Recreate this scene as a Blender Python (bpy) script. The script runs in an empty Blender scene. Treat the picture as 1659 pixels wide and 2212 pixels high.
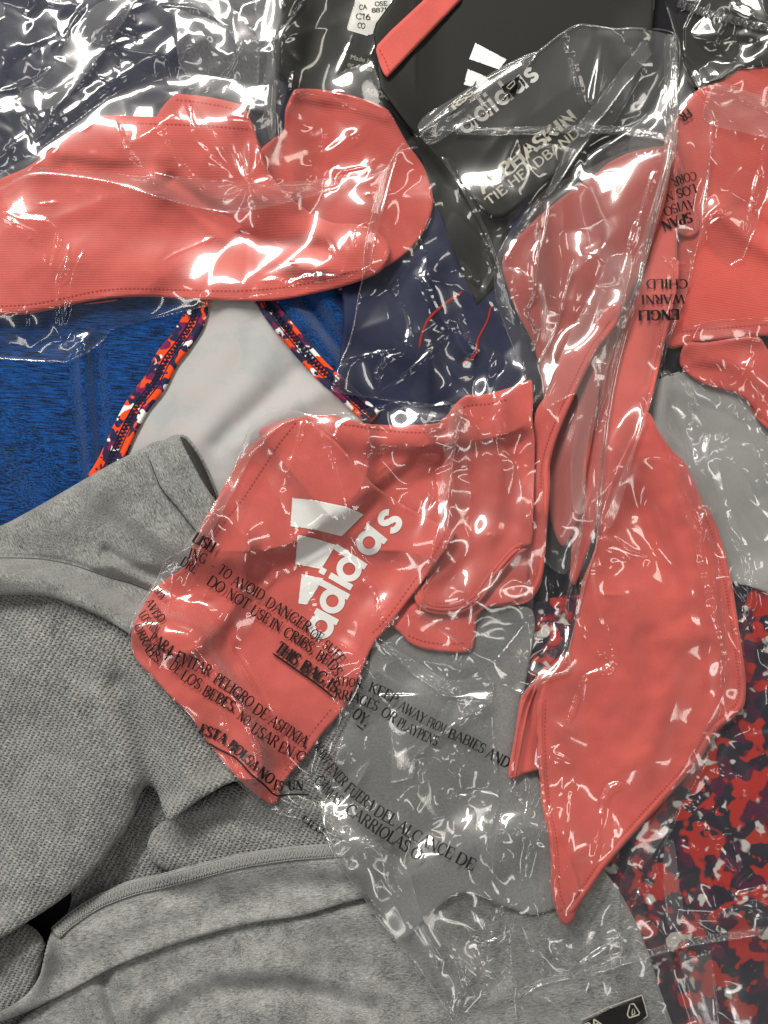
import bpy, math, random
import numpy as np

# ------------------------------------------------------------------ frame
S = 0.0002                     # metres per unit; 1 unit = 1/1659 of the picture width
W, HT, HC = 1659.0, 2212.0, 2600.0
CX, CY = W / 2, HT / 2
scene = bpy.context.scene
COL = scene.collection
random.seed(7)

cam_d = bpy.data.cameras.new("camera")
cam = bpy.data.objects.new("camera", cam_d)
COL.objects.link(cam)
cam.location = (0, 0, HC * S)
cam_d.sensor_fit = 'HORIZONTAL'
cam_d.angle = 2 * math.atan(CX / HC)
cam_d.clip_start = 0.01
cam_d.clip_end = 50
scene.camera = cam

world = bpy.data.worlds.new("World")
scene.world = world
world.use_nodes = True
bg = world.node_tree.nodes["Background"]
bg.inputs[0].default_value = (0.97, 0.98, 1.0, 1)
bg.inputs[1].default_value = 0.05


LAMP_PTS = []      # points along the tubes, used to fold film creases at angles that catch them


def lamp(name, zen, azi, dist, sx, sy, rad, color, roll=0.0):
    """a long rectangular lamp, aimed at the pile."""
    l = bpy.data.lights.new(name, 'AREA')
    l.shape = 'RECTANGLE'
    l.size, l.size_y = sx, sy
    l.energy = rad * math.pi * sx * sy
    l.color = color
    o = bpy.data.objects.new(name, l)
    COL.objects.link(o)
    z, a = math.radians(zen), math.radians(azi)
    o.location = (dist * math.sin(z) * math.cos(a), dist * math.sin(z) * math.sin(a), dist * math.cos(z))
    from mathutils import Vector, Matrix
    q = Vector(o.location).to_track_quat('Z', 'Y')
    o.rotation_mode = 'QUATERNION'
    from mathutils import Quaternion
    o.rotation_quaternion = q @ Quaternion((0, 0, 1), math.radians(roll))
    ax = o.rotation_quaternion @ Vector((1, 0, 0))
    for k in range(-5, 6):
        LAMP_PTS.append(np.array(o.location) + np.array(ax) * sx * k / 11)
    return o


WARM = (1.0, 0.955, 0.88)
# one wide ceiling fixture, then a ring of thin lamps added for crease glints
lamp("key_or_glint_lamp", 47, 110, 2.2, 1.5, 0.25, 74, WARM, 20)
for zen_, az_, rad_, len_, col_ in ((44, 5, 10, 1.3, WARM), (50, 40, 8, 1.2, (1.0, 0.93, 0.80)), (52, 75, 8, 1.1, WARM), (50, 160, 8, 1.2, WARM), (46, 195, 10, 1.3, (1.0, 0.98, 0.95)),
                                    (50, 235, 7, 1.2, WARM), (46, 280, 8, 1.2, (1.0, 0.98, 0.95)), (50, 322, 7, 1.2, WARM)):
    lamp("key_or_glint_lamp", zen_, az_, 2.4, len_, 0.13, rad_ * 1.35, col_, 90)

scene.view_settings.view_transform = 'Standard'
scene.view_settings.look = 'None'
scene.view_settings.exposure = -0.36
scene.view_settings.gamma = 1.0
scene.render.engine = 'CYCLES'
cy = scene.cycles
cy.max_bounces = 8
cy.diffuse_bounces = 3
cy.glossy_bounces = 4
cy.transmission_bounces = 4
cy.transparent_max_bounces = 48
cy.use_denoising = True
cy.caustics_reflective = False
cy.caustics_refractive = False
cy.sample_clamp_indirect = 6

# ------------------------------------------------------------------ node helpers


class NT:
    def __init__(self, name):
        self.m = bpy.data.materials.new(name)
        self.m.use_nodes = True
        self.t = self.m.node_tree
        self.t.nodes.clear()
        self.out = self.n('ShaderNodeOutputMaterial')

    def n(self, typ, **kw):
        nd = self.t.nodes.new(typ)
        for k, v in kw.items():
            if k.startswith('i_'):
                nd.inputs[int(k[2:])].default_value = v
            elif k.startswith('in_'):
                nd.inputs[k[3:].replace('_', ' ')].default_value = v
            else:
                setattr(nd, k, v)
        return nd

    def l(self, a, b):
        self.t.links.new(a, b)

    def coord(self, sx=1.0, sy=1.0, rot=0.0, sz=1.0):
        """texture space in picture units, turned so that x runs along rot degrees (down-right positive)"""
        tc = self.n('ShaderNodeTexCoord')
        m1 = self.n('ShaderNodeMapping')
        m1.inputs['Rotation'].default_value = (0, 0, math.radians(rot))
        m2 = self.n('ShaderNodeMapping')
        m2.inputs['Scale'].default_value = (sx / S, sy / S, sz / S)
        self.l(tc.outputs['Object'], m1.inputs[0])
        self.l(m1.outputs[0], m2.inputs[0])
        return m2.outputs[0]

    def noise(self, vec, scale=1.0, detail=3.0, rough=0.55, dist=0.0):
        nd = self.n('ShaderNodeTexNoise')
        nd.inputs['Scale'].default_value = scale
        nd.inputs['Detail'].default_value = detail
        nd.inputs['Roughness'].default_value = rough
        nd.inputs['Distortion'].default_value = dist
        self.l(vec, nd.inputs['Vector'])
        return nd

    def ramp(self, fac, stops, interp='LINEAR'):
        r = self.n('ShaderNodeValToRGB')
        e = r.color_ramp.elements
        r.color_ramp.interpolation = interp
        while len(e) < len(stops):
            e.new(0.5)
        for i, (p, c) in enumerate(stops):
            e[i].position = p
            e[i].color = (c[0], c[1], c[2], 1)
        self.l(fac, r.inputs[0])
        return r.outputs[0]

    def math(self, op, a, b=None):
        m = self.n('ShaderNodeMath', operation=op)
        for i, v in enumerate((a, b)):
            if v is None:
                continue
            if isinstance(v, (int, float)):
                m.inputs[i].default_value = v
            else:
                self.l(v, m.inputs[i])
        return m.outputs[0]

    def bump(self, h, strength, dist):
        b = self.n('ShaderNodeBump')
        b.inputs['Strength'].default_value = strength
        b.inputs['Distance'].default_value = dist * S
        self.l(h, b.inputs['Height'])
        return b.outputs[0]

    def cloth(self, colour, normal=None, rough=0.9, sheen=0.25, spec=0.15):
        p = self.n('ShaderNodeBsdfPrincipled')
        if isinstance(colour, tuple):
            p.inputs['Base Color'].default_value = (*colour, 1)
        else:
            self.l(colour, p.inputs['Base Color'])
        p.inputs['Roughness'].default_value = rough
        p.inputs['Specular IOR Level'].default_value = spec
        p.inputs['Sheen Weight'].default_value = sheen
        p.inputs['Sheen Roughness'].default_value = 0.5
        if normal is not None:
            self.l(normal, p.inputs['Normal'])
        self.l(p.outputs[0], self.out.inputs[0])
        return self.m


def m_coral(name, rot, base=(0.57, 0.105, 0.088)):
    t = NT(name)
    v = t.coord(1, 1, rot)
    n1 = t.noise(v, 1 / 90, 3)
    n2 = t.noise(v, 1 / 3.0, 2)
    mix = t.math('ADD', t.math('MULTIPLY', n1.outputs[0], 0.6), t.math('MULTIPLY', n2.outputs[0], 0.4))
    b = base
    col = t.ramp(mix, [(0.3, (b[0] * .86, b[1] * .82, b[2] * .82)), (0.7, (b[0] * 1.08, b[1] * 1.12, b[2] * 1.12))])
    w = t.n('ShaderNodeTexWave', wave_type='BANDS', bands_direction='Y', wave_profile='SIN')
    w.inputs['Scale'].default_value = 0.314 / 5.2
    w.inputs['Distortion'].default_value = 0.5
    t.l(v, w.inputs['Vector'])
    h = t.math('ADD', t.math('MULTIPLY', w.outputs['Fac'], 0.7), t.math('MULTIPLY', n2.outputs[0], 0.8))
    return t.cloth(col, t.bump(h, 0.5, 0.8))


def m_heather(name, rot, dark, light, lx=26, ly=2.6, lo=0.34, hi=0.66, fleece=False, bump=1.2, patch=0.35):
    t = NT(name)
    v = t.coord(1 / lx, 1 / ly, rot)
    n1 = t.noise(v, 1.0, 4, 0.65, 0.25)
    u = t.coord(1, 1, rot)
    n2 = t.noise(u, 1 / 45, 4, 0.6)
    n3 = t.noise(u, 1 / 2.8, 2, 0.6)
    f = t.math('ADD', t.math('MULTIPLY', n1.outputs[0], 0.75 - patch * .5), t.math('MULTIPLY', n2.outputs[0], patch * .6))
    f = t.math('ADD', f, t.math('MULTIPLY', n3.outputs[0], 0.25 - patch * .1))
    col = t.ramp(f, [(lo, dark), (hi, light)])
    if fleece:
        w1 = t.n('ShaderNodeTexWave', wave_type='BANDS', bands_direction='X', wave_profile='SIN')
        w2 = t.n('ShaderNodeTexWave', wave_type='BANDS', bands_direction='Y', wave_profile='SIN')
        for w, L in ((w1, 9.5), (w2, 6.5)):
            w.inputs['Scale'].default_value = 0.314 / L
            w.inputs['Distortion'].default_value = 2.2
            w.inputs['Detail'].default_value = 1.0
            w.inputs['Detail Scale'].default_value = 2.5
            t.l(u, w.inputs['Vector'])
        loops = t.math('MULTIPLY', w1.outputs['Fac'], w2.outputs['Fac'])
        h = t.math('ADD', t.math('MULTIPLY', n3.outputs[0], 0.6), t.math('MULTIPLY', loops, 1.2))
        nm = t.bump(h, 1.0, 4.0)
    else:
        h = t.math('ADD', n1.outputs[0], n3.outputs[0])
        nm = t.bump(h, 0.8, bump)
    return t.cloth(col, nm, 0.95, 0.3, 0.1)


def m_camo(name, size, layers, base, rot=0, detail=1.5, sharp=0.012):
    """blots of dye, one colour over the other"""
    t = NT(name)
    v = t.coord(1, 1, rot)
    col = None
    for k, (th, c, sc) in enumerate(layers):
        mp = t.n('ShaderNodeMapping')
        mp.inputs['Location'].default_value = (137.0 * (k + 1), 71.0 * (k + 1), 53.0 * (k + 1))
        t.l(v, mp.inputs[0])
        n = t.noise(mp.outputs[0], 1 / (size * sc), detail, 0.5, 0.25)
        r = t.ramp(n.outputs[0], [(th - sharp, (0, 0, 0)), (th + sharp, (1, 1, 1))])
        mx = t.n('ShaderNodeMix', data_type='RGBA')
        t.l(r, mx.inputs[0])
        if col is None:
            mx.inputs[6].default_value = (*base, 1)
        else:
            t.l(col, mx.inputs[6])
        mx.inputs[7].default_value = (*c, 1)
        col = mx.outputs[2]
    n3 = t.noise(v, 1 / 2.5, 2)
    return t.cloth(col, t.bump(n3.outputs[0], 0.6, 0.8), 0.8, 0.15, 0.2)


def m_film(name,  haze=0.05, rough=0.075, spec=0.095, bump=0.0, blen=40, tint=(0.985, 0.985, 0.985), hz_c=0.85):
    t = NT(name)
    v = t.coord(1, 1, 25)
    n1 = t.noise(v, 1 / blen, 3, 0.5, 0.4)
    nm = t.bump(n1.outputs[0], bump, 3.0)
    lw = t.n('ShaderNodeLayerWeight')
    lw.inputs['Blend'].default_value = 0.5
    t.l(nm, lw.inputs['Normal'])
    f5 = t.math('POWER', lw.outputs['Facing'], 4.5)
    fac = t.math('ADD', t.math('MULTIPLY', f5, 0.85), spec)
    tr = t.n('ShaderNodeBsdfTransparent')
    tr.inputs[0].default_value = (*tint, 1)
    gl = t.n('ShaderNodeBsdfGlossy')
    gl.inputs['Roughness'].default_value = rough
    t.l(nm, gl.inputs['Normal'])
    g2 = t.n('ShaderNodeBsdfGlossy')
    g2.inputs['Roughness'].default_value = 0.30
    t.l(nm, g2.inputs['Normal'])
    gm = t.n('ShaderNodeMixShader')
    gm.inputs[0].default_value = 0.30
    t.l(gl.outputs[0], gm.inputs[1]); t.l(g2.outputs[0], gm.inputs[2])
    df = t.n('ShaderNodeBsdfDiffuse')
    df.inputs[0].default_value = (hz_c, hz_c, hz_c * .99, 1)
    tl = t.n('ShaderNodeBsdfTranslucent')
    tl.inputs[0].default_value = (hz_c, hz_c, hz_c * .99, 1)
    hz = t.n('ShaderNodeMixShader')
    hz.inputs[0].default_value = 0.5
    t.l(df.outputs[0], hz.inputs[1]); t.l(tl.outputs[0], hz.inputs[2])
    a = t.n('ShaderNodeMixShader')
    # tilted film is looked through lengthwise: milkier towards grazing
    hfac = t.math('ADD', t.math('MULTIPLY', t.math('POWER', lw.outputs['Facing'], 2.0), 0.28), haze)
    t.l(hfac, a.inputs[0])
    t.l(tr.outputs[0], a.inputs[1]); t.l(hz.outputs[0], a.inputs[2])
    b = t.n('ShaderNodeMixShader')
    t.l(fac, b.inputs[0])
    t.l(a.outputs[0], b.inputs[1]); t.l(gm.outputs[0], b.inputs[2])
    t.l(b.outputs[0], t.out.inputs[0])
    return t.m


def m_plain(name, col, rough=0.6, spec=0.3, grain=0.08):
    t = NT(name)
    n = t.noise(t.coord(1, 1, 0), 1 / 4.0, 3)
    c = t.ramp(n.outputs[0], [(0.3, tuple(x * (1 - grain) for x in col)), (0.7, tuple(min(1, x * (1 + grain)) for x in col))])
    return t.cloth(c, None, rough, 0.0, spec)


CORAL_A = m_coral("coral_knit", 0)
CORAL_C = m_coral("coral_knit_diagonal", 58)
CORAL_V = m_coral("coral_knit_upright", 84)
CORAL_D = m_coral("coral_knit_long", 80, (0.57, 0.100, 0.083))
CORAL_R = m_coral("coral_knit_deep", 10, (0.50, 0.085, 0.070))
THREAD = m_plain("coral_thread", (0.42, 0.055, 0.05), 0.8, 0.1)
GREY = m_heather("grey_heather_knit", -8, (0.05, 0.052, 0.052), (0.40, 0.40, 0.39), 11, 2.8, 0.36, 0.64, patch=0.5, bump=1.6)
GREY_UP = m_heather("grey_heather_shoulder", 65, (0.05, 0.053, 0.052), (0.37, 0.375, 0.365), 9, 2.6, 0.36, 0.64, patch=0.3, bump=1.6)
FLEECE = m_heather("grey_loop_fleece", 28, (0.05, 0.052, 0.052), (0.40, 0.40, 0.39), 9, 4, 0.35, 0.65, True, patch=0.35)
GREY_THREAD = m_plain("grey_thread", (0.27, 0.27, 0.265), 0.9, 0.1)
BLUE = m_heather("blue_space_dye_knit", 4, (0.001, 0.004, 0.016), (0.003, 0.072, 0.29), 38, 2.8, 0.42, 0.60, bump=1.5, patch=0.2)
NAVY = m_heather("navy_knit", 10, (0.006, 0.008, 0.016), (0.028, 0.036, 0.075), 12, 3, 0.3, 0.7)
SHORTS = m_plain("navy_woven", (0.005, 0.010, 0.042), 0.7, 0.3, 0.15)
CHAR = m_heather("charcoal_heather_knit", 60, (0.030, 0.032, 0.040), (0.13, 0.13, 0.15), 12, 3, 0.34, 0.66)
LIGHTGREY = m_plain("pale_grey_lining", (0.27, 0.27, 0.265), 0.9, 0.1, 0.05)
LINING = None
CARD = m_plain("black_card", (0.014, 0.014, 0.012), 0.6, 0.2, 0.1)
WHITE = m_plain("white_print", (0.78, 0.78, 0.76), 0.5, 0.3, 0.03)
CREAM = m_plain("cream_print", (0.38, 0.36, 0.31), 0.6, 0.2, 0.05)
STICKER = m_plain("white_sticker", (0.62, 0.61, 0.58), 0.5, 0.3, 0.04)
INK = m_plain("black_ink", (0.008, 0.007, 0.007), 0.55, 0.25, 0.1)
RED = m_plain("red_piping", (0.30, 0.014, 0.010), 0.7, 0.2)
DARK = m_plain("dark_surface", (0.006, 0.006, 0.010), 0.8, 0.2)
NAVY_THREAD = m_plain("navy_thread", (0.010, 0.010, 0.032), 0.7, 0.2)
CAMO_R = m_camo("red_navy_camo_knit", 66, [(0.52, (0.06, 0.008, 0.03), 1.0), (0.525, (0.36, 0.02, 0.014), 0.8), (0.60, (0.012, 0.011, 0.022), 0.8), (0.635, (0.50, 0.47, 0.44), 0.7), (0.68, (0.36, 0.02, 0.016), 0.5)], (0.014, 0.012, 0.024), 20, 2.0, 0.02)
CAMO_O = m_camo("orange_navy_camo_binding", 34, [(0.56, (0.15, 0.008, 0.06), 0.8), (0.54, (0.75, 0.06, 0.006), 1.0), (0.63, (0.75, 0.74, 0.73), 0.8), (0.60, (0.013, 0.013, 0.05), 0.6)], (0.013, 0.013, 0.05), 60, 1.0)


def m_lining():
    t = NT("pale_print_lining")
    v = t.coord(1, 1, 30)
    n1 = t.noise(v, 1 / 70, 3, 0.6, 0.6)
    n2 = t.noise(t.coord(1 / 8, 1 / 3, 55), 1, 2)
    c = t.ramp(n1.outputs[0], [(0.36, (0.40, 0.375, 0.370)), (0.5, (0.39, 0.385, 0.385)), (0.64, (0.345, 0.36, 0.362))])
    return t.cloth(c, t.bump(n2.outputs[0], 0.5, 0.7), 0.8, 0.2, 0.2)


LINING = m_lining()
FILM = m_film("clear_film", 0.014)
FILM_MILKY = m_film("cloudy_film", 0.055, 0.08, 0.09)
FILM_FLAT = m_film("folded_film", 0.10, 0.12, 0.07, 0.0)
FILM_HAZY_SHADED = m_film("hazy_shaded_film", 0.16, 0.12, 0.06, tint=(0.9, 0.9, 0.9), hz_c=0.45)  # milky film; grey tint and dull haze colour also paint in weaker light
SEAL = m_film("welded_film", 0.10, 0.08, 0.12, 0.6, 6)

# ------------------------------------------------------------------ height map of the pile
G = 2.4
X0, Y0 = -150.0, -150.0
NX, NY = int((W + 300) / G) + 1, int((HT + 300) / G) + 1
H = np.zeros((NY, NX), np.float32)
XX = (X0 + G * np.arange(NX, dtype=np.float32))
YY = (Y0 + G * np.arange(NY, dtype=np.float32))


def box1(a, r, ax):
    if r < 1:
        return a
    pad = [(0, 0), (0, 0)]
    pad[ax] = (r + 1, r)
    c = np.cumsum(np.pad(a, pad, mode='edge').astype(np.float64), axis=ax)
    n = a.shape[ax]
    k = 2 * r + 1
    hi = np.take(c, np.arange(k, k + n), axis=ax)
    lo = np.take(c, np.arange(0, n), axis=ax)
    return ((hi - lo) / k).astype(np.float32)


def gauss(a, sig):
    """sig in picture units"""
    r = max(0, int(round(sig / G * 0.95)))
    if r == 0:
        return a
    for _ in range(3):
        a = box1(box1(a, r, 0), r, 1)
    return a


def maxf(a, rad):
    r = int(round(rad / G))
    for ax in (0, 1):
        o = a.copy()
        for k in range(1, r + 1):
            s1 = [slice(None)] * 2; s2 = [slice(None)] * 2
            s1[ax] = slice(k, None); s2[ax] = slice(None, -k)
            o[tuple(s2)] = np.maximum(o[tuple(s2)], a[tuple(s1)])
            o[tuple(s1)] = np.maximum(o[tuple(s1)], a[tuple(s2)])
        a = o
    return a


def smooth_noise(shape, sig, seed):
    r = np.random.RandomState(seed)
    a = gauss(r.randn(*shape).astype(np.float32), sig)
    return (a - a.mean()) / (a.std() + 1e-9)


def resample(pts, step=7.0, closed=True, smooth=True):
    P = np.array(pts, float)
    n = len(P)
    out = []
    m = n if closed else n - 1
    for i in range(m):
        p1, p2 = P[i], P[(i + 1) % n]
        if closed:
            p0, p3 = P[i - 1], P[(i + 2) % n]
        else:
            p0, p3 = P[max(i - 1, 0)], P[min(i + 2, n - 1)]
        L = np.linalg.norm(p2 - p1)
        k = max(1, int(math.ceil(L / step)))
        t1 = (p2 - p0); t2 = (p3 - p1)
        s1 = L / (np.linalg.norm(p1 - p0) + L + 1e-6); s2 = L / (np.linalg.norm(p3 - p2) + L + 1e-6)
        for j in range(k):
            t = j / k
            if smooth:
                m1, m2 = t1 * s1 * 0.9, t2 * s2 * 0.9
                a = 2 * t**3 - 3 * t**2 + 1; b = t**3 - 2 * t**2 + t
                c = -2 * t**3 + 3 * t**2; d = t**3 - t**2
                out.append(a * p1 + b * m1 + c * p2 + d * m2)
            else:
                out.append(p1 + (p2 - p1) * t)
    if not closed:
        out.append(P[-1])
    return np.array(out)


class Patch:
    """a window of the lattice, with helpers for shaping a height field on it"""

    def __init__(self, xa, ya, xb, yb):
        self.i0 = max(0, int((xa - X0) / G) - 1); self.i1 = min(NX, int((xb - X0) / G) + 3)
        self.j0 = max(0, int((ya - Y0) / G) - 1); self.j1 = min(NY, int((yb - Y0) / G) + 3)
        self.x = XX[self.i0:self.i1]; self.y = YY[self.j0:self.j1]
        self.X, self.Y = np.meshgrid(self.x, self.y)
        self.shape = self.X.shape
        self.folds = []
        self.sl = (slice(self.j0, self.j1), slice(self.i0, self.i1))

    def win(self, xa, ya, xb, yb):
        a = max(0, int((xa - self.x[0]) / G)); b = min(self.shape[1], int((xb - self.x[0]) / G) + 2)
        c = max(0, int((ya - self.y[0]) / G)); d = min(self.shape[0], int((yb - self.y[0]) / G) + 2)
        return slice(c, max(c, d)), slice(a, max(a, b))

    def path_dist(self, pts, R, smooth=True):
        """distance to a path and position along it (0..1), within R"""
        P = resample(pts, 9, False, True)
        D = np.full(self.shape, R * R, np.float32)
        T = np.zeros(self.shape, np.float32)
        n = len(P) - 1
        for k in range(n):
            a, b = P[k], P[k + 1]
            w = self.win(min(a[0], b[0]) - R, min(a[1], b[1]) - R, max(a[0], b[0]) + R, max(a[1], b[1]) + R)
            if w[0].start >= w[0].stop or w[1].start >= w[1].stop:
                continue
            x = self.X[w] - a[0]; y = self.Y[w] - a[1]
            e = b - a
            t = np.clip((x * e[0] + y * e[1]) / (e @ e + 1e-9), 0, 1)
            d = (x - t * e[0])**2 + (y - t * e[1])**2
            m = d < D[w]
            D[w] = np.where(m, d, D[w]); T[w] = np.where(m, (k + t) / n, T[w])
        return np.sqrt(D), T

    def ridge(self, pts, amp, width, smooth=True):
        """soft fold"""
        d, t = self.path_dist(pts, width * 3, smooth)
        return amp * np.exp(-(d / width)**2)

    def crease(self, pts, slope=0.5, w=16.0, r=4.5, smooth=False, taper=0.15):
        """sharp film crease; all but the fine puckers are folded to catch the light when the sheet is laid"""
        if taper < 0.3:
            self.folds.append((pts, 5.0 + 6.0 * slope))
            return 0.0
        d, t = self.path_dist(pts, w * 4, smooth)
        tp = np.clip(np.minimum(t, 1 - t) / taper, 0, 1) ** 0.7 if taper > 0 else 1.0
        h = 1.0 * slope * w * (np.exp(-(np.sqrt(d * d + r * r) - r) / w) - math.exp(-4))
        return np.maximum(h, 0) * (0.25 + 0.75 * tp)

    def facets(self, spacing, amp, seed, ang=0.0, aniso=1.0):
        """flat facets meeting in straight creases, as in crumpled film"""
        from mathutils.geometry import delaunay_2d_cdt
        from mathutils import Vector
        rs = np.random.RandomState(seed)
        a = math.radians(ang)
        c, s_ = math.cos(a), math.sin(a)
        x0, y0, x1, y1 = self.x[0] - 2, self.y[0] - 2, self.x[-1] + 2, self.y[-1] + 2
        mx, my = (x0 + x1) / 2, (y0 + y1) / 2
        hw = math.hypot(x1 - x0, y1 - y0) / 2 + spacing * 2
        sx, sy = spacing * aniso, spacing / aniso ** 0.5
        P = []
        for u in np.arange(-hw, hw, sx):
            for v in np.arange(-hw, hw, sy):
                uu, vv = u + rs.uniform(-.48, .48) * sx, v + rs.uniform(-.48, .48) * sy
                X, Y = mx + uu * c - vv * s_, my + uu * s_ + vv * c
                if x0 - 2 * sx < X < x1 + 2 * sx and y0 - 2 * sx < Y < y1 + 2 * sx:
                    P.append((X, Y))
        V, _, F, *_r = delaunay_2d_cdt([Vector(q) for q in P], [], [], 0, 1e-6)
        V = np.array([(q[0], q[1]) for q in V]); Z = rs.randn(len(V)) * amp
        h = np.zeros(self.shape, np.float32)
        for t in F:
            A, B, C = V[t[0]], V[t[1]], V[t[2]]
            w = self.win(min(A[0], B[0], C[0]), min(A[1], B[1], C[1]), max(A[0], B[0], C[0]), max(A[1], B[1], C[1]))
            if w[0].start >= w[0].stop or w[1].start >= w[1].stop:
                continue
            x, y = self.X[w], self.Y[w]
            d = (B[1] - C[1]) * (A[0] - C[0]) + (C[0] - B[0]) * (A[1] - C[1])
            if abs(d) < 1e-6:
                continue
            l1 = ((B[1] - C[1]) * (x - C[0]) + (C[0] - B[0]) * (y - C[1])) / d
            l2 = ((C[1] - A[1]) * (x - C[0]) + (A[0] - C[0]) * (y - C[1])) / d
            l3 = 1 - l1 - l2
            m = (l1 >= -1e-4) & (l2 >= -1e-4) & (l3 >= -1e-4)
            h[w] = np.where(m, l1 * Z[t[0]] + l2 * Z[t[1]] + l3 * Z[t[2]], h[w])
        return gauss(h, 2.4)

    def crumple(self, n, seed, slope=(0.15, 0.5), L=(18, 70), w=(5, 16), ang=None, spread=90, region=None):
        rs = np.random.RandomState(seed)
        h = np.zeros(self.shape, np.float32)
        xa, ya, xb, yb = region or (self.x[0], self.y[0], self.x[-1], self.y[-1])
        small = L[1] <= 30
        for _ in range(max(3, int(n * (0.5 if small else 0.36)))):
            cx, cy_ = rs.uniform(xa, xb), rs.uniform(ya, yb)
            th = math.radians(rs.uniform(0, 180) if ang is None else ang + rs.normal() * spread)
            l = rs.uniform(*L) * (1.2 if small else 1.9); ww = rs.uniform(*w) * (1.1 if small else 1.5); sl = rs.uniform(*slope) * rs.choice([1, 1, -0.8])
            k = rs.uniform(-0.0015, 0.0015)
            R = max(l * 1.6, ww * 4)
            win = self.win(cx - R, cy_ - R, cx + R, cy_ + R)
            if win[0].start >= win[0].stop or win[1].start >= win[1].stop:
                continue
            x = self.X[win] - cx; y = self.Y[win] - cy_
            u = x * math.cos(th) + y * math.sin(th)
            v = -x * math.sin(th) + y * math.cos(th) + k * u * u
            h[win] += sl * ww * np.exp(-(u / l)**2 * 1.6) * np.exp(-(np.sqrt(v * v + 3.0) - 1.73) / ww)
        return gauss(h, 2.4)


def fold_creases(pt, z, creases):
    """sharp folds whose flank is tilted so that it mirrors one of the lamps, as bright film creases do"""
    zs = gauss(z, 7)
    gy, gx = np.gradient(zs, G)
    LP = np.array(LAMP_PTS)
    for pts, wd in creases:
        P = resample(pts, 9, False, True)
        T = np.gradient(P, axis=0); T /= np.linalg.norm(T, axis=1)[:, None] + 1e-9
        i = np.clip(((P[:, 0] - pt.x[0]) / G).astype(int), 0, pt.shape[1] - 1); j = np.clip(((P[:, 1] - pt.y[0]) / G).astype(int), 0, pt.shape[0] - 1)
        zc = z[j, i]
        k = 1 - zc / HC
        Wp = np.stack([(P[:, 0] - CX) * k * S, (CY - P[:, 1]) * k * S, zc * S], 1)
        Vw = np.array([0, 0, HC * S]) - Wp; Vw /= np.linalg.norm(Vw, axis=1)[:, None]
        Lw = LP[None] - Wp[:, None]; Lw /= np.linalg.norm(Lw, axis=2)[:, :, None]
        Hw = Lw + Vw[:, None]
        tx, ty = -Hw[:, :, 0] / Hw[:, :, 2] - gx[j, i][:, None], Hw[:, :, 1] / Hw[:, :, 2] - gy[j, i][:, None]
        nx, ny = -T[:, 1][:, None], T[:, 0][:, None]
        qs = tx * nx + ty * ny
        q = np.abs(qs)
        mis = np.abs(tx * T[:, 0][:, None] + ty * T[:, 1][:, None])
        cost = 6 * mis + 4 * np.maximum(0, q - 0.7) + 5 * np.maximum(0, 0.15 - q)
        # follow one flank and one stretch of tube as far as it goes
        n_ = len(P)
        acc = cost[0].copy(); back = np.zeros((n_, len(LP)), int)
        for m in range(1, n_):
            tr = acc[:, None] + 6 * np.abs(qs[m - 1][:, None] - qs[m][None])
            back[m] = tr.argmin(0)
            acc = tr.min(0) + cost[m]
        b = np.zeros(n_, int); b[-1] = acc.argmin()
        for m in range(n_ - 1, 0, -1):
            b[m - 1] = back[m, b[m]]
        sl = np.clip(q[np.arange(n_), b], 0.1, 0.85)
        if len(sl) > 4:
            sl = np.convolve(np.pad(sl, 1, mode='edge'), [.25, .5, .25], 'valid')
        rs = np.random.RandomState(len(P) * 7 + int(P[0, 0]))
        ww = wd * np.clip(0.85 + 0.35 * np.convolve(rs.randn(len(P) + 8), np.ones(5) / 2.2, 'same')[4:-4], 0.45, 1.35)
        tp = np.clip(np.minimum(np.arange(len(P)), np.arange(len(P))[::-1]) / 2.5 + 0.25, 0, 1)
        d, t = pt.path_dist(pts, wd * 2.2)
        f = np.linspace(0, 1, len(P))
        s_, w_ = np.interp(t, f, sl), np.interp(t, f, ww * tp)
        far = d >= wd * 2.19
        m_ = np.clip(1.6 - d / (wd * 1.05), 0, 1)          # film is pulled flat along the fold
        z = z * (1 - m_) + zs * m_ + np.where(far, 0, s_ * np.maximum(0, w_ - d))
    return z


ITEMS = {}


def world_pt(x, y, z):
    """picture position and height above the table -> metres, along the camera ray"""
    k = 1 - z / HC
    return (x - CX) * k * S, (CY - y) * k * S, z * S


def new_mesh(name, V, F, mat, root, smooth=True):
    V = np.asarray(V, np.float32); F = np.asarray(F, np.int32)
    me = bpy.data.meshes.new(name)
    k = F.shape[1]
    me.vertices.add(len(V)); me.vertices.foreach_set('co', V.ravel())
    me.loops.add(F.size); me.loops.foreach_set('vertex_index', F.ravel())
    me.polygons.add(len(F))
    me.polygons.foreach_set('loop_start', np.arange(0, F.size, k, dtype=np.int32))
    me.polygons.foreach_set('loop_total', np.full(len(F), k, np.int32))
    if smooth:
        me.polygons.foreach_set('use_smooth', np.ones(len(F), bool))
    me.update(calc_edges=True)
    me.validate()
    if mat:
        me.materials.append(mat)
    o = bpy.data.objects.new(name, me)
    COL.objects.link(o)
    if root is not None:
        o.parent = root
    return o


def to_local(V, root):
    V = np.asarray(V, float)
    k = 1 - V[:, 2] / HC
    out = np.stack([(V[:, 0] - CX) * k * S, (CY - V[:, 1]) * k * S, V[:, 2] * S], 1)
    r = root
    while r is not None:
        out -= np.array(r.location)
        r = r.parent
    return out


def thing(name, label, cat, x, y, z=0, group=None):
    o = bpy.data.objects.new(name, None)
    COL.objects.link(o)
    o.location = world_pt(x, y, z)
    o.empty_display_size = 0.01
    o['label'] = label; o['category'] = cat
    if group:
        o['group'] = group
    return o


class Sheet:
    pass


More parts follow.
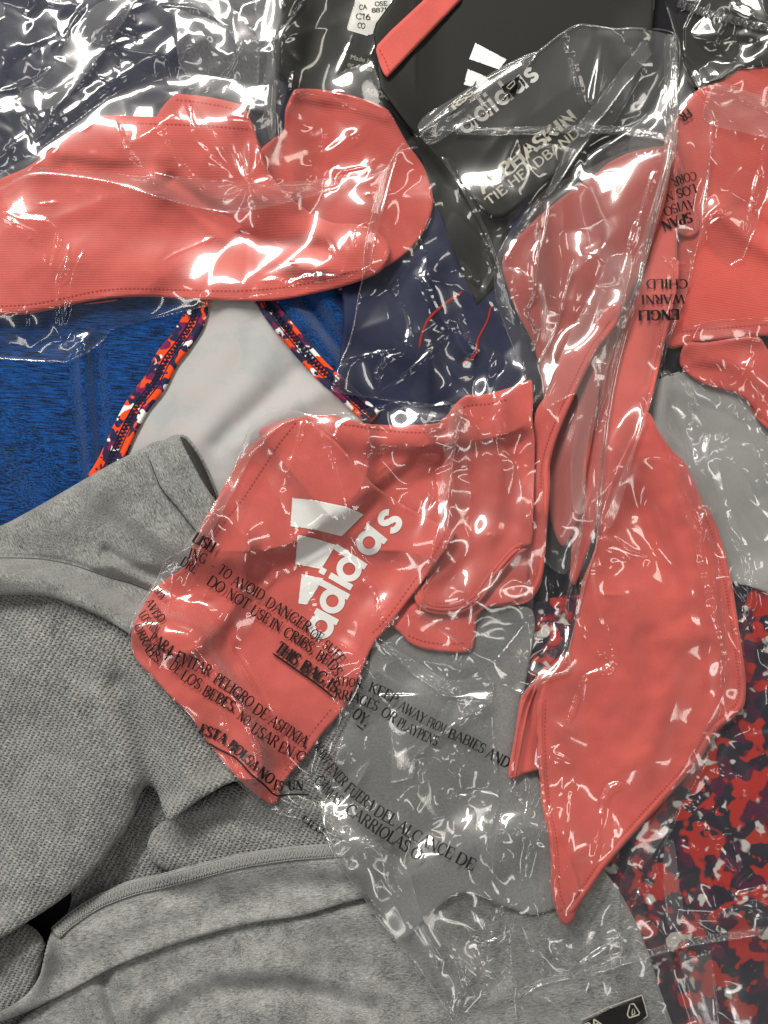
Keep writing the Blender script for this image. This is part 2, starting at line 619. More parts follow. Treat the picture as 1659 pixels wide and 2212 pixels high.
def sheet(name, root, poly, mat, thick=6.0, sigma=10.0, gap=1.0, relief=None, edge=None, smooth=True, film=False,
          flat=None, raise_H=True, curl=0.0, step=1):
    """lays one piece of cloth, card or film onto the pile and records the new pile height"""
    P = resample(poly, 6.0, True, smooth)
    xa, ya = P.min(0) - 12; xb, yb = P.max(0) + 12
    pt = Patch(max(xa, X0), max(ya, Y0), min(xb, X0 + G * (NX - 1)), min(yb, Y0 + G * (NY - 1)))
    R = 60.0
    D = np.full(pt.shape, R * R, np.float32)
    QX = pt.X.copy(); QY = pt.Y.copy()
    inside = np.zeros(pt.shape, bool)
    n = len(P)
    for k in range(n):
        a, b = P[k], P[(k + 1) % n]
        # parity
        if a[1] != b[1]:
            lo, hi = min(a[1], b[1]), max(a[1], b[1])
            rows = np.where((pt.y >= lo) & (pt.y < hi))[0]
            for j in rows:
                xc = a[0] + (pt.y[j] - a[1]) / (b[1] - a[1]) * (b[0] - a[0])
                inside[j, pt.x > xc] ^= True
        w = pt.win(min(a[0], b[0]) - R, min(a[1], b[1]) - R, max(a[0], b[0]) + R, max(a[1], b[1]) + R)
        if w[0].start >= w[0].stop or w[1].start >= w[1].stop:
            continue
        x = pt.X[w] - a[0]; y = pt.Y[w] - a[1]; e = b - a
        t = np.clip((x * e[0] + y * e[1]) / (e @ e + 1e-9), 0, 1)
        d = (x - t * e[0])**2 + (y - t * e[1])**2
        m = d < D[w]
        D[w] = np.where(m, d, D[w])
        QX[w] = np.where(m, a[0] + t * e[0], QX[w]); QY[w] = np.where(m, a[1] + t * e[1], QY[w])
    D = np.sqrt(D)
    base = H[pt.sl]
    b = gauss(maxf(base, sigma * 0.9), sigma)
    b = np.maximum(b, base)
    if sigma > 3:
        b = np.maximum(gauss(b, 3), base)
    z = b + gap + (thick if not film else 0)
    if flat is not None:
        z = np.full(pt.shape, flat, np.float32) if not callable(flat) else flat(pt)
    if relief is not None:
        rel = relief(pt)
        if film:
            q = np.pad(rel, 1, mode='edge')
            q = (q[:-2] + 2 * q[1:-1] + q[2:]) / 4
            rel = (q[:, :-2] + 2 * q[:, 1:-1] + q[:, 2:]) / 4
        z = z + rel
        if flat is None:
            z = np.maximum(z, base + 0.8 + (thick if not film else 0))
    if pt.folds:
        z = fold_creases(pt, z, pt.folds)
    z = z.astype(np.float32)
    # vertices near the outline slide onto it
    dd = np.where(inside, D, 0.0)
    zv = z.copy()
    e = edge if edge is not None else (0 if film else thick)
    if e > 0:
        q = np.clip(1 - dd / e, 0, 1)
        zv = zv - (thick * 0.85 if edge is None else min(edge, max(thick, edge * 0.55))) * (1 - np.sqrt(np.clip(1 - q * q, 0, 1)))
    if curl:
        zv = zv + curl * np.exp(-dd / 4.0)
    k = step
    g = G * k
    D_, in_, X_, Y_, QX_, QY_, z_ = (A[::k, ::k] for A in (D, inside, pt.X, pt.Y, QX, QY, zv))
    snap = ((D_ < g * 0.5) | (~in_)) & (D_ < g * 2.2)
    VX = np.where(snap, QX_, X_); VY = np.where(snap, QY_, Y_)
    ins = in_ | (D_ < g * 0.5)
    cnt = ins[:-1, :-1].astype(int) + ins[1:, :-1] + ins[:-1, 1:] + ins[1:, 1:]
    fj, fi = np.where(cnt >= 2)
    nx = D_.shape[1]
    F = np.stack([fj * nx + fi, (fj + 1) * nx + fi, (fj + 1) * nx + fi + 1, fj * nx + fi + 1], 1)
    used = np.unique(F)
    remap = np.full(D_.size, -1, np.int64); remap[used] = np.arange(len(used))
    F = remap[F]
    V = np.stack([VX.ravel()[used], VY.ravel()[used], z_.ravel()[used]], 1)
    if thick > 0 and not film:
        E = np.concatenate([F[:, [0, 1]], F[:, [1, 2]], F[:, [2, 3]], F[:, [3, 0]]])
        key = np.sort(E, 1); key = key[:, 0] * len(V) + key[:, 1]
        uq, idx, c = np.unique(key, return_index=True, return_counts=True)
        B = E[idx[c == 1]]
        bv = np.unique(B)
        mp = np.full(len(V), -1, np.int64); mp[bv] = np.arange(len(bv)) + len(V)
        low = V[bv].copy(); low[:, 2] -= thick * 0.9 + 1.5
        low[:, 2] = np.maximum(low[:, 2], 0.3)
        F = np.concatenate([F, np.stack([B[:, 1], B[:, 0], mp[B[:, 0]], mp[B[:, 1]]], 1)])
        V = np.concatenate([V, low])
    o = new_mesh(name, to_local(V, root), F, mat, root)
    if raise_H:
        H[pt.sl] = np.where(inside, np.maximum(base, zv), base)
    s = Sheet()
    s.o, s.pt, s.z, s.root = o, pt, zv, root
    return s


def height_at(s, x, y):
    """height of a laid sheet (or of the whole pile when s is None)"""
    x = np.asarray(x, float); y = np.asarray(y, float)
    if s is None:
        A, xo, yo = H, X0, Y0
    else:
        A, xo, yo = s.z, s.pt.x[0], s.pt.y[0]
    fx = np.clip((x - xo) / G, 0, A.shape[1] - 1.001); fy = np.clip((y - yo) / G, 0, A.shape[0] - 1.001)
    i = fx.astype(int); j = fy.astype(int); u = fx - i; v = fy - j
    return (A[j, i] * (1 - u) * (1 - v) + A[j, i + 1] * u * (1 - v) + A[j + 1, i] * (1 - u) * v + A[j + 1, i + 1] * u * v)


# ------------------------------------------------------------------ stitched lines, cords, print
def stitches(name, root, path, mat=None, s=None, step=9.0, ln=6.0, wd=2.4, lift=0.6, smooth=True):
    P = resample(path, 1.5, False, smooth)
    seg = np.linalg.norm(np.diff(P, axis=0), axis=1); c = np.concatenate([[0], np.cumsum(seg)])
    V, F = [], []
    for d in np.arange(step / 2, c[-1] - step / 2, step):
        a = np.array([np.interp(d - ln / 2, c, P[:, 0]), np.interp(d - ln / 2, c, P[:, 1])])
        b = np.array([np.interp(d + ln / 2, c, P[:, 0]), np.interp(d + ln / 2, c, P[:, 1])])
        u = (b - a) / (np.linalg.norm(b - a) + 1e-9); nrm = np.array([-u[1], u[0]])
        i0 = len(V)
        for q, hw, dz in ((a, .5, -.3), (a + (b - a) * .3, 1, .9), (a + (b - a) * .7, 1, .9), (b, .5, -.3)):
            for sd in (-1, 1):
                p = q + nrm * sd * hw * wd / 2
                V.append((p[0], p[1], lift, dz))
        for k in range(3):
            F.append((i0 + 2 * k, i0 + 2 * k + 1, i0 + 2 * k + 3, i0 + 2 * k + 2))
    V = np.array(V)
    z = height_at(s, V[:, 0], V[:, 1]) + V[:, 2] + V[:, 3]
    return new_mesh(name, to_local(np.stack([V[:, 0], V[:, 1], z], 1), root), F, mat or THREAD, root)


def cord(name, root, path, rad, mat, s=None, lift=0.0, smooth=True, sides=8, step=4.0, squash=1.0, rib=0.0, rib_len=7.0):
    """a round piping, seam ridge or thread that lies on the pile; rib gives it knitted ribs"""
    P = resample(path, step, False, smooth)
    T = np.gradient(P, axis=0); T /= np.linalg.norm(T, axis=1)[:, None] + 1e-9
    N = np.stack([-T[:, 1], T[:, 0]], 1)
    zb = height_at(s, P[:, 0], P[:, 1])
    if len(zb) > 6:
        zb = np.convolve(np.pad(zb, 2, mode='edge'), np.ones(5) / 5, 'valid')
    V = []
    n = len(P)
    for i in range(n):
        tp = min(1.0, (min(i, n - 1 - i) + 0.6) / 2.5)
        r = rad * tp * (1 + rib * math.sin(i * step * 2 * math.pi / rib_len))
        for k in range(sides):
            a = 2 * math.pi * k / sides
            V.append((P[i, 0] + N[i, 0] * r * math.cos(a), P[i, 1] + N[i, 1] * r * math.cos(a), zb[i] + lift + r * squash * math.sin(a)))
    F = []
    for i in range(n - 1):
        for k in range(sides):
            k2 = (k + 1) % sides
            F.append((i * sides + k, i * sides + k2, (i + 1) * sides + k2, (i + 1) * sides + k))
    return new_mesh(name, to_local(np.array(V), root), F, mat, root)


def zigzag(name, root, path, half, pitch, rad, mat, s=None, lift=0.8, jit=0.0):
    P = resample(path, 2.0, False, True)
    seg = np.linalg.norm(np.diff(P, axis=0), axis=1); c = np.concatenate([[0], np.cumsum(seg)])
    pts = []
    sd = 1
    for d in np.arange(0, c[-1], pitch / 2):
        q = np.array([np.interp(d, c, P[:, 0]), np.interp(d, c, P[:, 1])])
        q2 = np.array([np.interp(d + 1, c, P[:, 0]), np.interp(d + 1, c, P[:, 1])])
        u = (q2 - q) / (np.linalg.norm(q2 - q) + 1e-9)
        pts.append(q + np.array([-u[1], u[0]]) * half * sd * (1 + random.uniform(-jit, jit)) + u * random.uniform(-jit, jit) * pitch * .5)
        sd = -sd
    if len(pts) < 2:
        return None
    return cord(name, root, pts, rad, mat, s, lift, smooth=False, sides=5, step=3.5)


# letter skeletons: x 0..w, y 0..1; 'S' stem, 'T' thick line, 'N' thin line, 'C' arc (degrees), 'F' serif foot
GL = {
    'A': (.76, [('N', .06, 0, .38, 1), ('T', .38, 1, .70, 0), ('N', .18, .36, .58, .36), ('F', .06, 0), ('F', .70, 0)]),
    'B': (.66, [('S', .14, 0, .14, 1), ('N', .14, .98, .36, .98), ('C', .36, .76, .19, .22, -90, 90), ('N', .14, .53, .38, .53), ('C', .38, .27, .23, .25, -90, 90), ('N', .14, .02, .38, .02)]),
    'C': (.70, [('C', .40, .5, .33, .48, 48, 312), ('N', .63, .72, .63, .95)]),
    'D': (.78, [('S', .14, 0, .14, 1), ('N', .14, .98, .38, .98), ('C', .38, .5, .33, .48, -90, 90), ('N', .14, .02, .38, .02)]),
    'E': (.62, [('S', .14, 0, .14, 1), ('N', .05, .98, .54, .98), ('N', .14, .52, .44, .52), ('N', .05, .02, .58, .02), ('N', .54, .98, .54, .80), ('N', .58, .02, .58, .22)]),
    'F': (.58, [('S', .14, 0, .14, 1), ('N', .05, .98, .54, .98), ('N', .14, .50, .44, .50), ('N', .54, .98, .54, .80), ('F', .14, 0)]),
    'G': (.76, [('C', .40, .5, .33, .48, 48, 330), ('S', .64, .08, .64, .42), ('F', .64, .42), ('N', .63, .72, .63, .95)]),
    'H': (.80, [('S', .14, 0, .14, 1), ('S', .66, 0, .66, 1), ('N', .14, .52, .66, .52), ('F', .14, 0), ('F', .14, 1), ('F', .66, 0), ('F', .66, 1)]),
    'I': (.34, [('S', .17, 0, .17, 1), ('F', .17, 0), ('F', .17, 1)]),
    'J': (.42, [('S', .24, .15, .24, 1), ('C', .10, .15, .14, .16, -90, 0), ('F', .24, 1)]),
    'K': (.74, [('S', .14, 0, .14, 1), ('N', .14, .42, .62, 1), ('T', .30, .58, .66, 0), ('F', .14, 0), ('F', .14, 1), ('F', .62, 1), ('F', .68, 0)]),
    'L': (.60, [('S', .14, 0, .14, 1), ('N', .05, .02, .56, .02), ('N', .56, .02, .56, .24), ('F', .14, 1)]),
    'M': (.94, [('N', .12, 0, .14, 1), ('T', .14, 1, .46, .05), ('N', .46, .05, .78, 1), ('S', .80, 0, .80, 1), ('F', .12, 0), ('F', .80, 0), ('F', .10, 1), ('F', .84, 1)]),
    'N': (.80, [('N', .13, 0, .13, 1), ('T', .13, 1, .66, 0), ('N', .66, 0, .66, 1), ('F', .13, 0), ('F', .10, 1), ('F', .66, 1)]),
    'O': (.78, [('C', .39, .5, .33, .49, 0, 360)]),
    'P': (.60, [('S', .14, 0, .14, 1), ('N', .14, .98, .34, .98), ('C', .34, .73, .20, .25, -90, 90), ('N', .14, .48, .34, .48), ('F', .14, 0)]),
    'R': (.70, [('S', .14, 0, .14, 1), ('N', .14, .98, .34, .98), ('C', .34, .75, .20, .23, -90, 90), ('N', .14, .52, .34, .52), ('T', .34, .52, .64, 0), ('F', .14, 0), ('F', .66, 0)]),
    'S': (.56, [('C', .28, .75, .20, .235, 35, 270), ('C', .28, .26, .21, .25, -145, 90), ('N', .46, .78, .46, .96), ('N', .08, .04, .08, .24)]),
    'T': (.66, [('S', .33, 0, .33, 1), ('N', .04, .98, .62, .98), ('N', .04, .98, .04, .80), ('N', .62, .98, .62, .80), ('F', .33, 0)]),
    'U': (.78, [('S', .14, .3, .14, 1), ('C', .38, .3, .24, .29, 180, 360), ('N', .62, .3, .62, 1), ('F', .14, 1), ('F', .62, 1)]),
    'V': (.76, [('T', .08, 1, .38, 0), ('N', .38, 0, .68, 1), ('F', .08, 1), ('F', .68, 1)]),
    'W': (1.02, [('T', .06, 1, .30, 0), ('N', .30, 0, .50, .95), ('T', .50, .95, .74, 0), ('N', .74, 0, .96, 1), ('F', .06, 1), ('F', .96, 1)]),
    'X': (.76, [('T', .08, 1, .68, 0), ('N', .08, 0, .68, 1), ('F', .08, 0), ('F', .08, 1), ('F', .68, 0), ('F', .68, 1)]),
    'Y': (.74, [('T', .06, 1, .37, .48), ('N', .37, .48, .68, 1), ('S', .37, 0, .37, .48), ('F', .06, 1), ('F', .68, 1), ('F', .37, 0)]),
    'Z': (.66, [('N', .06, .98, .60, .98), ('T', .58, .98, .08, .02), ('N', .06, .02, .60, .02)]),
    '1': (.40, [('S', .22, 0, .22, 1), ('N', .22, 1, .06, .8), ('F', .22, 0)]),
    '6': (.56, [('C', .28, .28, .21, .27, 0, 360), ('C', .48, .30, .41, .66, 110, 180)]),
    '0': (.60, [('C', .30, .5, .24, .49, 0, 360)]),
    '8': (.56, [('C', .28, .74, .19, .24, 0, 360), ('C', .28, .26, .22, .26, 0, 360)]),
    '4': (.60, [('S', .42, 0, .42, 1), ('N', .42, 1, .04, .3), ('N', .04, .3, .56, .3)]),
    '2': (.56, [('C', .28, .72, .20, .26, -10, 170), ('N', .46, .64, .08, .04), ('N', .06, .03, .52, .03)]),
    '7': (.54, [('N', .06, .97, .48, .97), ('T', .48, .97, .20, 0)]),
    ',': (.30, [('S', .14, .02, .14, .14), ('N', .16, .04, .08, -.16)]),
    '.': (.28, [('S', .13, 0, .13, .13)]),
    '-': (.40, [('N', .06, .38, .32, .38)]),
    ' ': (.34, []),
}
# round lower-case letters of the wordmark (x-height 1): rings with stems, even stroke
GL_LOW = {
    'a': (1.14, [('C', .50, .5, .375, .375, 0, 360), ('L', .93, 0, .93, 1.0)]),
    'd': (1.14, [('C', .50, .5, .375, .375, 0, 360), ('L', .93, 0, .93, 1.45)]),
    'i': (.40, [('L', .18, 0, .18, 1.0), ('L', .18, 1.19, .18, 1.45)]),
    's': (.86, [('C', .40, .70, .24, .185, 20, 270), ('C', .40, .30, .26, .185, -160, 90)]),
}


def strip(P, t):
    """a pen stroke: centre points and widths to a quad strip"""
    P = np.array(P, float); t = np.array(t, float)
    T = np.gradient(P, axis=0); T /= np.linalg.norm(T, axis=1)[:, None] + 1e-9
    N = np.stack([-T[:, 1], T[:, 0]], 1)
    return np.concatenate([np.stack([P + N * t[:, None] / 2, P - N * t[:, None] / 2], 1)])


def glyph(ch, style):
    w, ops = (GL_LOW if style == 'low' else GL)[ch]
    tk, th = {'serif': (.155, .07), 'bold': (.23, .09), 'sans': (.13, .13), 'sansb': (.20, .19), 'low': (.25, .25)}[style]
    out = []
    for o in ops:
        if o[0] in 'STNL':
            _, x0, y0, x1, y1 = o
            n = 6
            wdt = tk if o[0] in 'STL' else th
            P = [(x0 + (x1 - x0) * k / n, y0 + (y1 - y0) * k / n) for k in range(n + 1)]
            out.append(strip(P, [wdt] * (n + 1)))
        elif o[0] == 'C':
            _, cx, cy_, rx, ry, a0, a1 = o
            n = max(6, int(abs(a1 - a0) / 18))
            P, t = [], []
            for k in range(n + 1):
                a = math.radians(a0 + (a1 - a0) * k / n)
                P.append((cx + rx * math.cos(a), cy_ + ry * math.sin(a)))
                t.append(th + (tk - th) * abs(math.cos(a))**1.3)
            out.append(strip(P, t))
        elif o[0] == 'F' and style in ('serif', 'bold'):
            _, x, y = o
            yy = .022 if y < .5 else y - .022
            out.append(strip([(x - .13, yy), (x, yy), (x + .13, yy)], [.045] * 3))
    return w, out


def write(name, root, text, path, hgt, mat, s, style='serif', lift=1.3, stretch=True, track=0.0, flip=False, smooth=True, V0=None):
    """letters printed along a baseline path on a laid sheet, as thin faces that follow it"""
    P = resample(path, 3.0, False, smooth)
    seg = np.linalg.norm(np.diff(P, axis=0), axis=1); c = np.concatenate([[0], np.cumsum(seg)])
    gl = [glyph(ch, style) for ch in text]
    tot = sum(g[0] + track for g in gl)
    sc = c[-1] / tot if stretch else hgt
    V, F = V0 if V0 else ([], [])
    x = 0.0
    for w, strokes in gl:
        for st in strokes:
            n = len(st)
            i0 = len(V)
            for k in range(n):
                for q in (0, 1):
                    gx, gy = st[k, q]
                    d = (x + gx) * sc
                    bx, by = np.interp(d, c, P[:, 0]), np.interp(d, c, P[:, 1])
                    d2 = min(d + 8, c[-1]); d1 = max(d2 - 16, 0)
                    ux = np.interp(d2, c, P[:, 0]) - np.interp(d1, c, P[:, 0]); uy = np.interp(d2, c, P[:, 1]) - np.interp(d1, c, P[:, 1])
                    L = math.hypot(ux, uy) + 1e-9
                    ux, uy = ux / L, uy / L
                    V.append((bx + uy * gy * hgt, by - ux * gy * hgt))
            for k in range(n - 1):
                F.append((i0 + 2 * k, i0 + 2 * k + 1, i0 + 2 * k + 3, i0 + 2 * k + 2))
        x += w + track
    if V0:
        return None
    return print_mesh(name, root, V, F, mat, s, lift)


def print_mesh(name, root, V, F, mat, s, lift=1.3):
    V = np.array(V, float)
    z = height_at(s, V[:, 0], V[:, 1]) + lift
    F = np.array(F)
    if F.shape[1] == 4:
        # all faces the same way up
        a, b, d = V[F[:, 0]], V[F[:, 1]], V[F[:, 2]]
        cr = (b[:, 0] - a[:, 0]) * (d[:, 1] - a[:, 1]) - (b[:, 1] - a[:, 1]) * (d[:, 0] - a[:, 0])
        F[cr > 0] = F[cr > 0][:, ::-1]
    return new_mesh(name, to_local(np.stack([V[:, 0], V[:, 1], z], 1), root), F, mat, root, smooth=True)


def decal(name, root, poly, mat, s, lift=1.0, smooth=False):
    """a flat printed shape that follows the sheet below"""
    P = resample(poly, 3.0, True, smooth)
    from mathutils.geometry import tessellate_polygon
    from mathutils import Vector
    xa, ya = P.min(0); xb, yb = P.max(0)
    pt = Patch(xa - 6, ya - 6, xb + 6, yb + 6)
    # lattice cut to the outline
    ins = np.zeros(pt.shape, bool)
    D = np.full(pt.shape, 1e9); QX = pt.X.copy(); QY = pt.Y.copy()
    n = len(P)
    for k in range(n):
        a, b = P[k], P[(k + 1) % n]
        ins ^= ((a[1] > pt.Y) != (b[1] > pt.Y)) & (pt.X < (b[0] - a[0]) * (pt.Y - a[1]) / (b[1] - a[1] + 1e-12) + a[0])
        e = b - a
        t = np.clip(((pt.X - a[0]) * e[0] + (pt.Y - a[1]) * e[1]) / (e @ e + 1e-9), 0, 1)
        qx, qy = a[0] + t * e[0], a[1] + t * e[1]
        d = (pt.X - qx)**2 + (pt.Y - qy)**2
        m = d < D
        D = np.where(m, d, D); QX = np.where(m, qx, QX); QY = np.where(m, qy, QY)
    D = np.sqrt(D)
    snap = ~ins | (D < G * .5)
    VX = np.where(snap, QX, pt.X); VY = np.where(snap, QY, pt.Y)
    i2 = ins | (D < G * .5)
    cnt = i2[:-1, :-1].astype(int) + i2[1:, :-1] + i2[:-1, 1:] + i2[1:, 1:]
    fj, fi = np.where(cnt >= 2)
    nx = pt.shape[1]
    F = np.stack([fj * nx + fi, (fj + 1) * nx + fi, (fj + 1) * nx + fi + 1, fj * nx + fi + 1], 1)
    used = np.unique(F); rm = np.full(pt.X.size, -1); rm[used] = np.arange(len(used))
    x, y = VX.ravel()[used], VY.ravel()[used]
    z = height_at(s, x, y) + lift
    return new_mesh(name, to_local(np.stack([x, y, z], 1), root), rm[F], mat, root)


def frame_text(text, start, ang, hgt, style, track=0.0):
    """straight baseline of natural length"""
    tot = sum(glyph(ch, style)[0] + track for ch in text)
    a = math.radians(ang)
    e = (start[0] + tot * hgt * math.cos(a), start[1] + tot * hgt * math.sin(a))
    return [start, e]


def T(ox, oy, k, pts):
    return [(ox + x * k, oy + y * k) for x, y in pts]


def t1(*p): return T(0, 0, 1 / 3, p)
def t2(*p): return T(553, 0, 1 / 3, p)
def t3(*p): return T(1106, 0, 1 / 3, p)
def t4(*p): return T(553, 553, 1 / 3, p)
def t5(*p): return T(1106, 553, 1 / 3, p)
def t6(*p): return T(276.5, 1069.8, 1 / 3, p)
def t7(*p): return T(276.5, 1371.5, 1 / 3, p)
def t8(*p): return T(658.3, 1371.5, 1 / 3, p)
def t9(*p): return T(1106, 1106, 1 / 3, p)
def t10(*p): return T(1106, 1659, 1 / 3, p)
def t11(*p): return T(658.3, 1659, 1 / 3, p)
def t12(*p): return T(774.6, 1042.4, 1 / 3, p)
def q3(*p): return T(0, 713.2, 1 / 2, p)
def q5(*p): return T(0, 1453.8, 1 / 2, p)


# ================================================================== what everything lies on
tb = new_mesh("table_top", [(-.45, -.5, 0), (.45, -.5, 0), (.45, .5, 0), (-.45, .5, 0), (-.45, -.5, -.03), (.45, -.5, -.03), (.45, .5, -.03), (-.45, .5, -.03)],
              [(0, 1, 2, 3), (4, 7, 6, 5), (0, 4, 5, 1), (1, 5, 6, 2), (2, 6, 7, 3), (3, 7, 4, 0)], DARK, None, False)
tb['kind'] = 'structure'

# ================================================================== garments at the bottom
r = thing("shirt", "bright blue space-dyed knit shirt showing left of and behind the printed tank top", "shirt", 200, 900)
sheet("body", r, [(-140, 560), (300, 560), (600, 560), (930, 560), (930, 960), (600, 1200), (-140, 1260)], BLUE, 8, 20, step=2,
      relief=lambda p: 14 + p.ridge([(176, 740), (182, 860), (196, 980), (205, 1080)], 13, 16) - p.ridge([(205, 740), (214, 860), (225, 990)], 9, 14)
      + p.ridge([(-60, 900), (60, 1000), (110, 1120)], 10, 40)
      + p.ridge([(600, 640), (650, 700), (700, 760), (740, 830)], 22, 24) - p.ridge([(655, 640), (700, 700), (745, 760)], 14, 16)
      + p.ridge([(690, 620), (740, 690), (790, 740)], 12, 22), smooth=False)

r = thing("shirt", "dark navy knit shirt under the crumpled bag in the top left corner", "shirt", 200, 150)
sheet("body", r, [(-140, -140), (620, -140), (640, 420), (300, 640), (-140, 700)], NAVY, 8, 20, step=2,
      relief=lambda p: 4 + 5 * smooth_noise(p.shape, 40, 3), smooth=False)
r = thing("shirt", "charcoal heather knit shirt piece between navy shirt and black hang card", "shirt", 470, 110)
sheet("body", r, [(395, -60), (600, -60), (605, 120), (590, 240), (520, 232), (440, 190), (385, 130)], CHAR, 6, 10, step=2,
      relief=lambda p: 2 + 3 * smooth_noise(p.shape, 24, 5))
r = thing("leggings", "red white and navy camouflage leggings in the bottom right corner", "leggings", 1500, 1800)
sheet("body", r, [(1020, 1380), (1200, 1290), (1480, 1285), (1800, 1270), (1800, 2350), (1470, 2350), (1440, 2215), (1400, 2100), (1345, 2000), (1305, 1905), (1180, 1750), (1085, 1570)], CAMO_R, 3, 18, step=2,
      relief=lambda p: 3 + 6 * smooth_noise(p.shape, 55, 9) + p.ridge([(1440, 1950), (1520, 2080), (1560, 2220)], 12, 40))
r = thing("undershirt", "pale grey undershirt right of the long coral headband, under clear film", "undershirt", 1570, 1080)
sheet("body", r, [(1380, 860), (1480, 800), (1800, 800), (1800, 1300), (1600, 1262), (1520, 1240), (1450, 1050)], LIGHTGREY, 3, 18, step=2,
      relief=lambda p: 2 + 5 * smooth_noise(p.shape, 35, 12))

r = thing("shorts", "navy woven shorts with thin red piping under the middle bag", "shorts", 920, 690)
s = sheet("body", r, [(760, 430), (1000, 420), (1140, 430), (1150, 900), (1000, 960), (800, 960), (735, 900), (740, 700)], SHORTS, 7, 14, step=2,
          relief=lambda p: 14 + p.ridge([(930, 600), (960, 690), (1010, 760)], 14, 20) + p.ridge([(800, 640), (850, 740), (930, 800)], 10, 34) + 4 * smooth_noise(p.shape, 28, 14))
sheet("leg_panel", r, [(800, 1330), (1120, 1310), (1150, 1400), (1120, 1560), (1085, 1680), (1000, 1640), (880, 1560), (780, 1450)], SHORTS, 6, 14, step=2, relief=lambda p: 6 + 3 * smooth_noise(p.shape, 30, 15))
cord("piping", r, t4((1060, 600), (1068, 540), (1085, 480), (1120, 410), (1200, 330), (1340, 230)), 3.2, RED, s, 0.5)
cord("piping", r, t4((1330, 700), (1420, 640), (1440, 540), (1500, 420), (1530, 300)), 2.6, RED, s, 0)

# ------------------------------------------------------------------ printed tank top, inside out
r = thing("tank_top", "pale tank top turned inside out with orange and navy camouflage binding at its neck", "tank top", 520, 860)
P_L = q3((880, -160), (860, -40), (800, 60), (740, 140), (690, 240), (620, 330), (560, 440), (520, 530), (480, 610), (420, 700))
P_R = t4((-20, 200), (40, 330), (110, 430), (200, 540), (290, 650), (400, 770), (500, 860), (640, 990), (740, 1080))
body = sheet("body", r, [(455, 600), (545, 600), (566, 663), (590, 696), (620, 733), (650, 770), (686, 810), (720, 840), (766, 883), (800, 930), (780, 1060), (620, 1180), (380, 1180), (230, 1060),
                         (262, 980), (310, 880), (345, 830), (370, 783), (402, 735), (430, 690)], LINING, 6, 12, step=2,
             relief=lambda p: 15 + p.ridge([(600, 690), (560, 800), (470, 900), (420, 960)], 12, 34) + p.ridge([(690, 850), (600, 900), (520, 960)], 10, 26)
             - p.ridge([(640, 800), (560, 880), (470, 960)], 8, 22) + p.ridge([(520, 660), (500, 760), (440, 850)], 6, 40))


def band(P, off0, off1):
    Q = resample(P, 10, False, True)
    Tn = np.gradient(Q, axis=0); Tn /= np.linalg.norm(Tn, axis=1)[:, None]
    N = np.stack([-Tn[:, 1], Tn[:, 0]], 1)
    return [tuple(x) for x in Q + N * off0] + [tuple(x) for x in (Q + N * off1)[::-1]]


b1 = sheet("neck_binding", r, band(P_L, -14, 38), CAMO_O, 7, 6, gap=2, edge=9, relief=lambda p: 2 + p.ridge(P_L, 2, 10) * 0)
b2 = sheet("armhole_binding", r, band(P_R, -32, 8), CAMO_O, 7, 6, gap=2, edge=9)


def offs(P, o):
    Q = resample(P, 10, False, True)
    Tn = np.gradient(Q, axis=0); Tn /= np.linalg.norm(Tn, axis=1)[:, None]
    return [tuple(x) for x in Q + np.stack([-Tn[:, 1], Tn[:, 0]], 1) * o]


zigzag("zigzag_stitching", r, offs(P_L, 11), 7.5, 9, 1.7, NAVY_THREAD, b1)
cord("seam_thread", r, offs(P_L, 3), 1.5, NAVY_THREAD, b1, 0.5)
cord("seam_thread", r, offs(P_L, 19), 1.5, NAVY_THREAD, b1, 0.5)
zigzag("zigzag_stitching", r, offs(P_R, -13), 7, 9, 1.7, NAVY_THREAD, b2)
cord("seam_thread", r, offs(P_R, -5), 1.5, NAVY_THREAD, b2, 0.5)
cord("seam_thread", r, offs(P_R, -21), 1.5, NAVY_THREAD, b2, 0.5)

# ------------------------------------------------------------------ grey sweatshirt
r = thing("sweatshirt", "crumpled grey heather sweatshirt, half inside out, filling the lower left", "sweatshirt", 300, 1700)
sheet("lining", r, [(130, 1500), (500, 1300), (900, 1500), (1150, 1700), (1340, 1930), (1420, 2120), (1450, 2350), (-140, 2350), (-140, 2080), (60, 2060), (150, 1960), (140, 1800)], FLEECE, 4, 20, step=2,
      relief=lambda p: 1 + 2 * smooth_noise(p.shape, 30, 21))
sheet("lower_body", r, [(50, 2200), (125, 2150), (250, 2080), (350, 2040), (450, 2005), (560, 1970), (650, 1950), (760, 1930), (830, 1910), (960, 1850), (1150, 1780), (1320, 1900), (1420, 2120), (1460, 2380), (-100, 2380)], GREY, 9, 16, step=2,
      relief=lambda p: 14 + p.ridge([(560, 2070), (700, 2040), (820, 2040), (960, 2110)], 16, 46) - p.ridge([(222, 2100), (238, 2160), (262, 2240)], 16, 15) + p.ridge([(190, 2110), (205, 2200), (215, 2260)], 12, 30)
      - p.ridge([(380, 2110), (560, 2120), (760, 2150)], 8, 40) + p.ridge([(560, 2200), (760, 2190), (950, 2230)], 8, 50) + 5 * smooth_noise(p.shape, 42, 22) + p.ridge([(300, 2190), (430, 2110), (600, 2100), (800, 2140)], 15, 26) - p.ridge([(330, 2220), (470, 2150), (620, 2140), (800, 2185)], 12, 22) + p.ridge([(640, 1990), (800, 1975), (950, 2040), (1060, 2160)], 14, 30) - p.ridge([(700, 2030), (850, 2035), (960, 2110)], 10, 24))
sheet("sleeve_roll", r, [(-100, 2010), (0, 1995), (40, 1990), (80, 2010), (98, 2045), (88, 2100), (60, 2160), (10, 2200), (-100, 2230)], FLEECE, 10, 14, edge=46,
      relief=lambda p: 34 + p.ridge([(-40, 2080), (30, 2060), (70, 2040)], 14, 40))
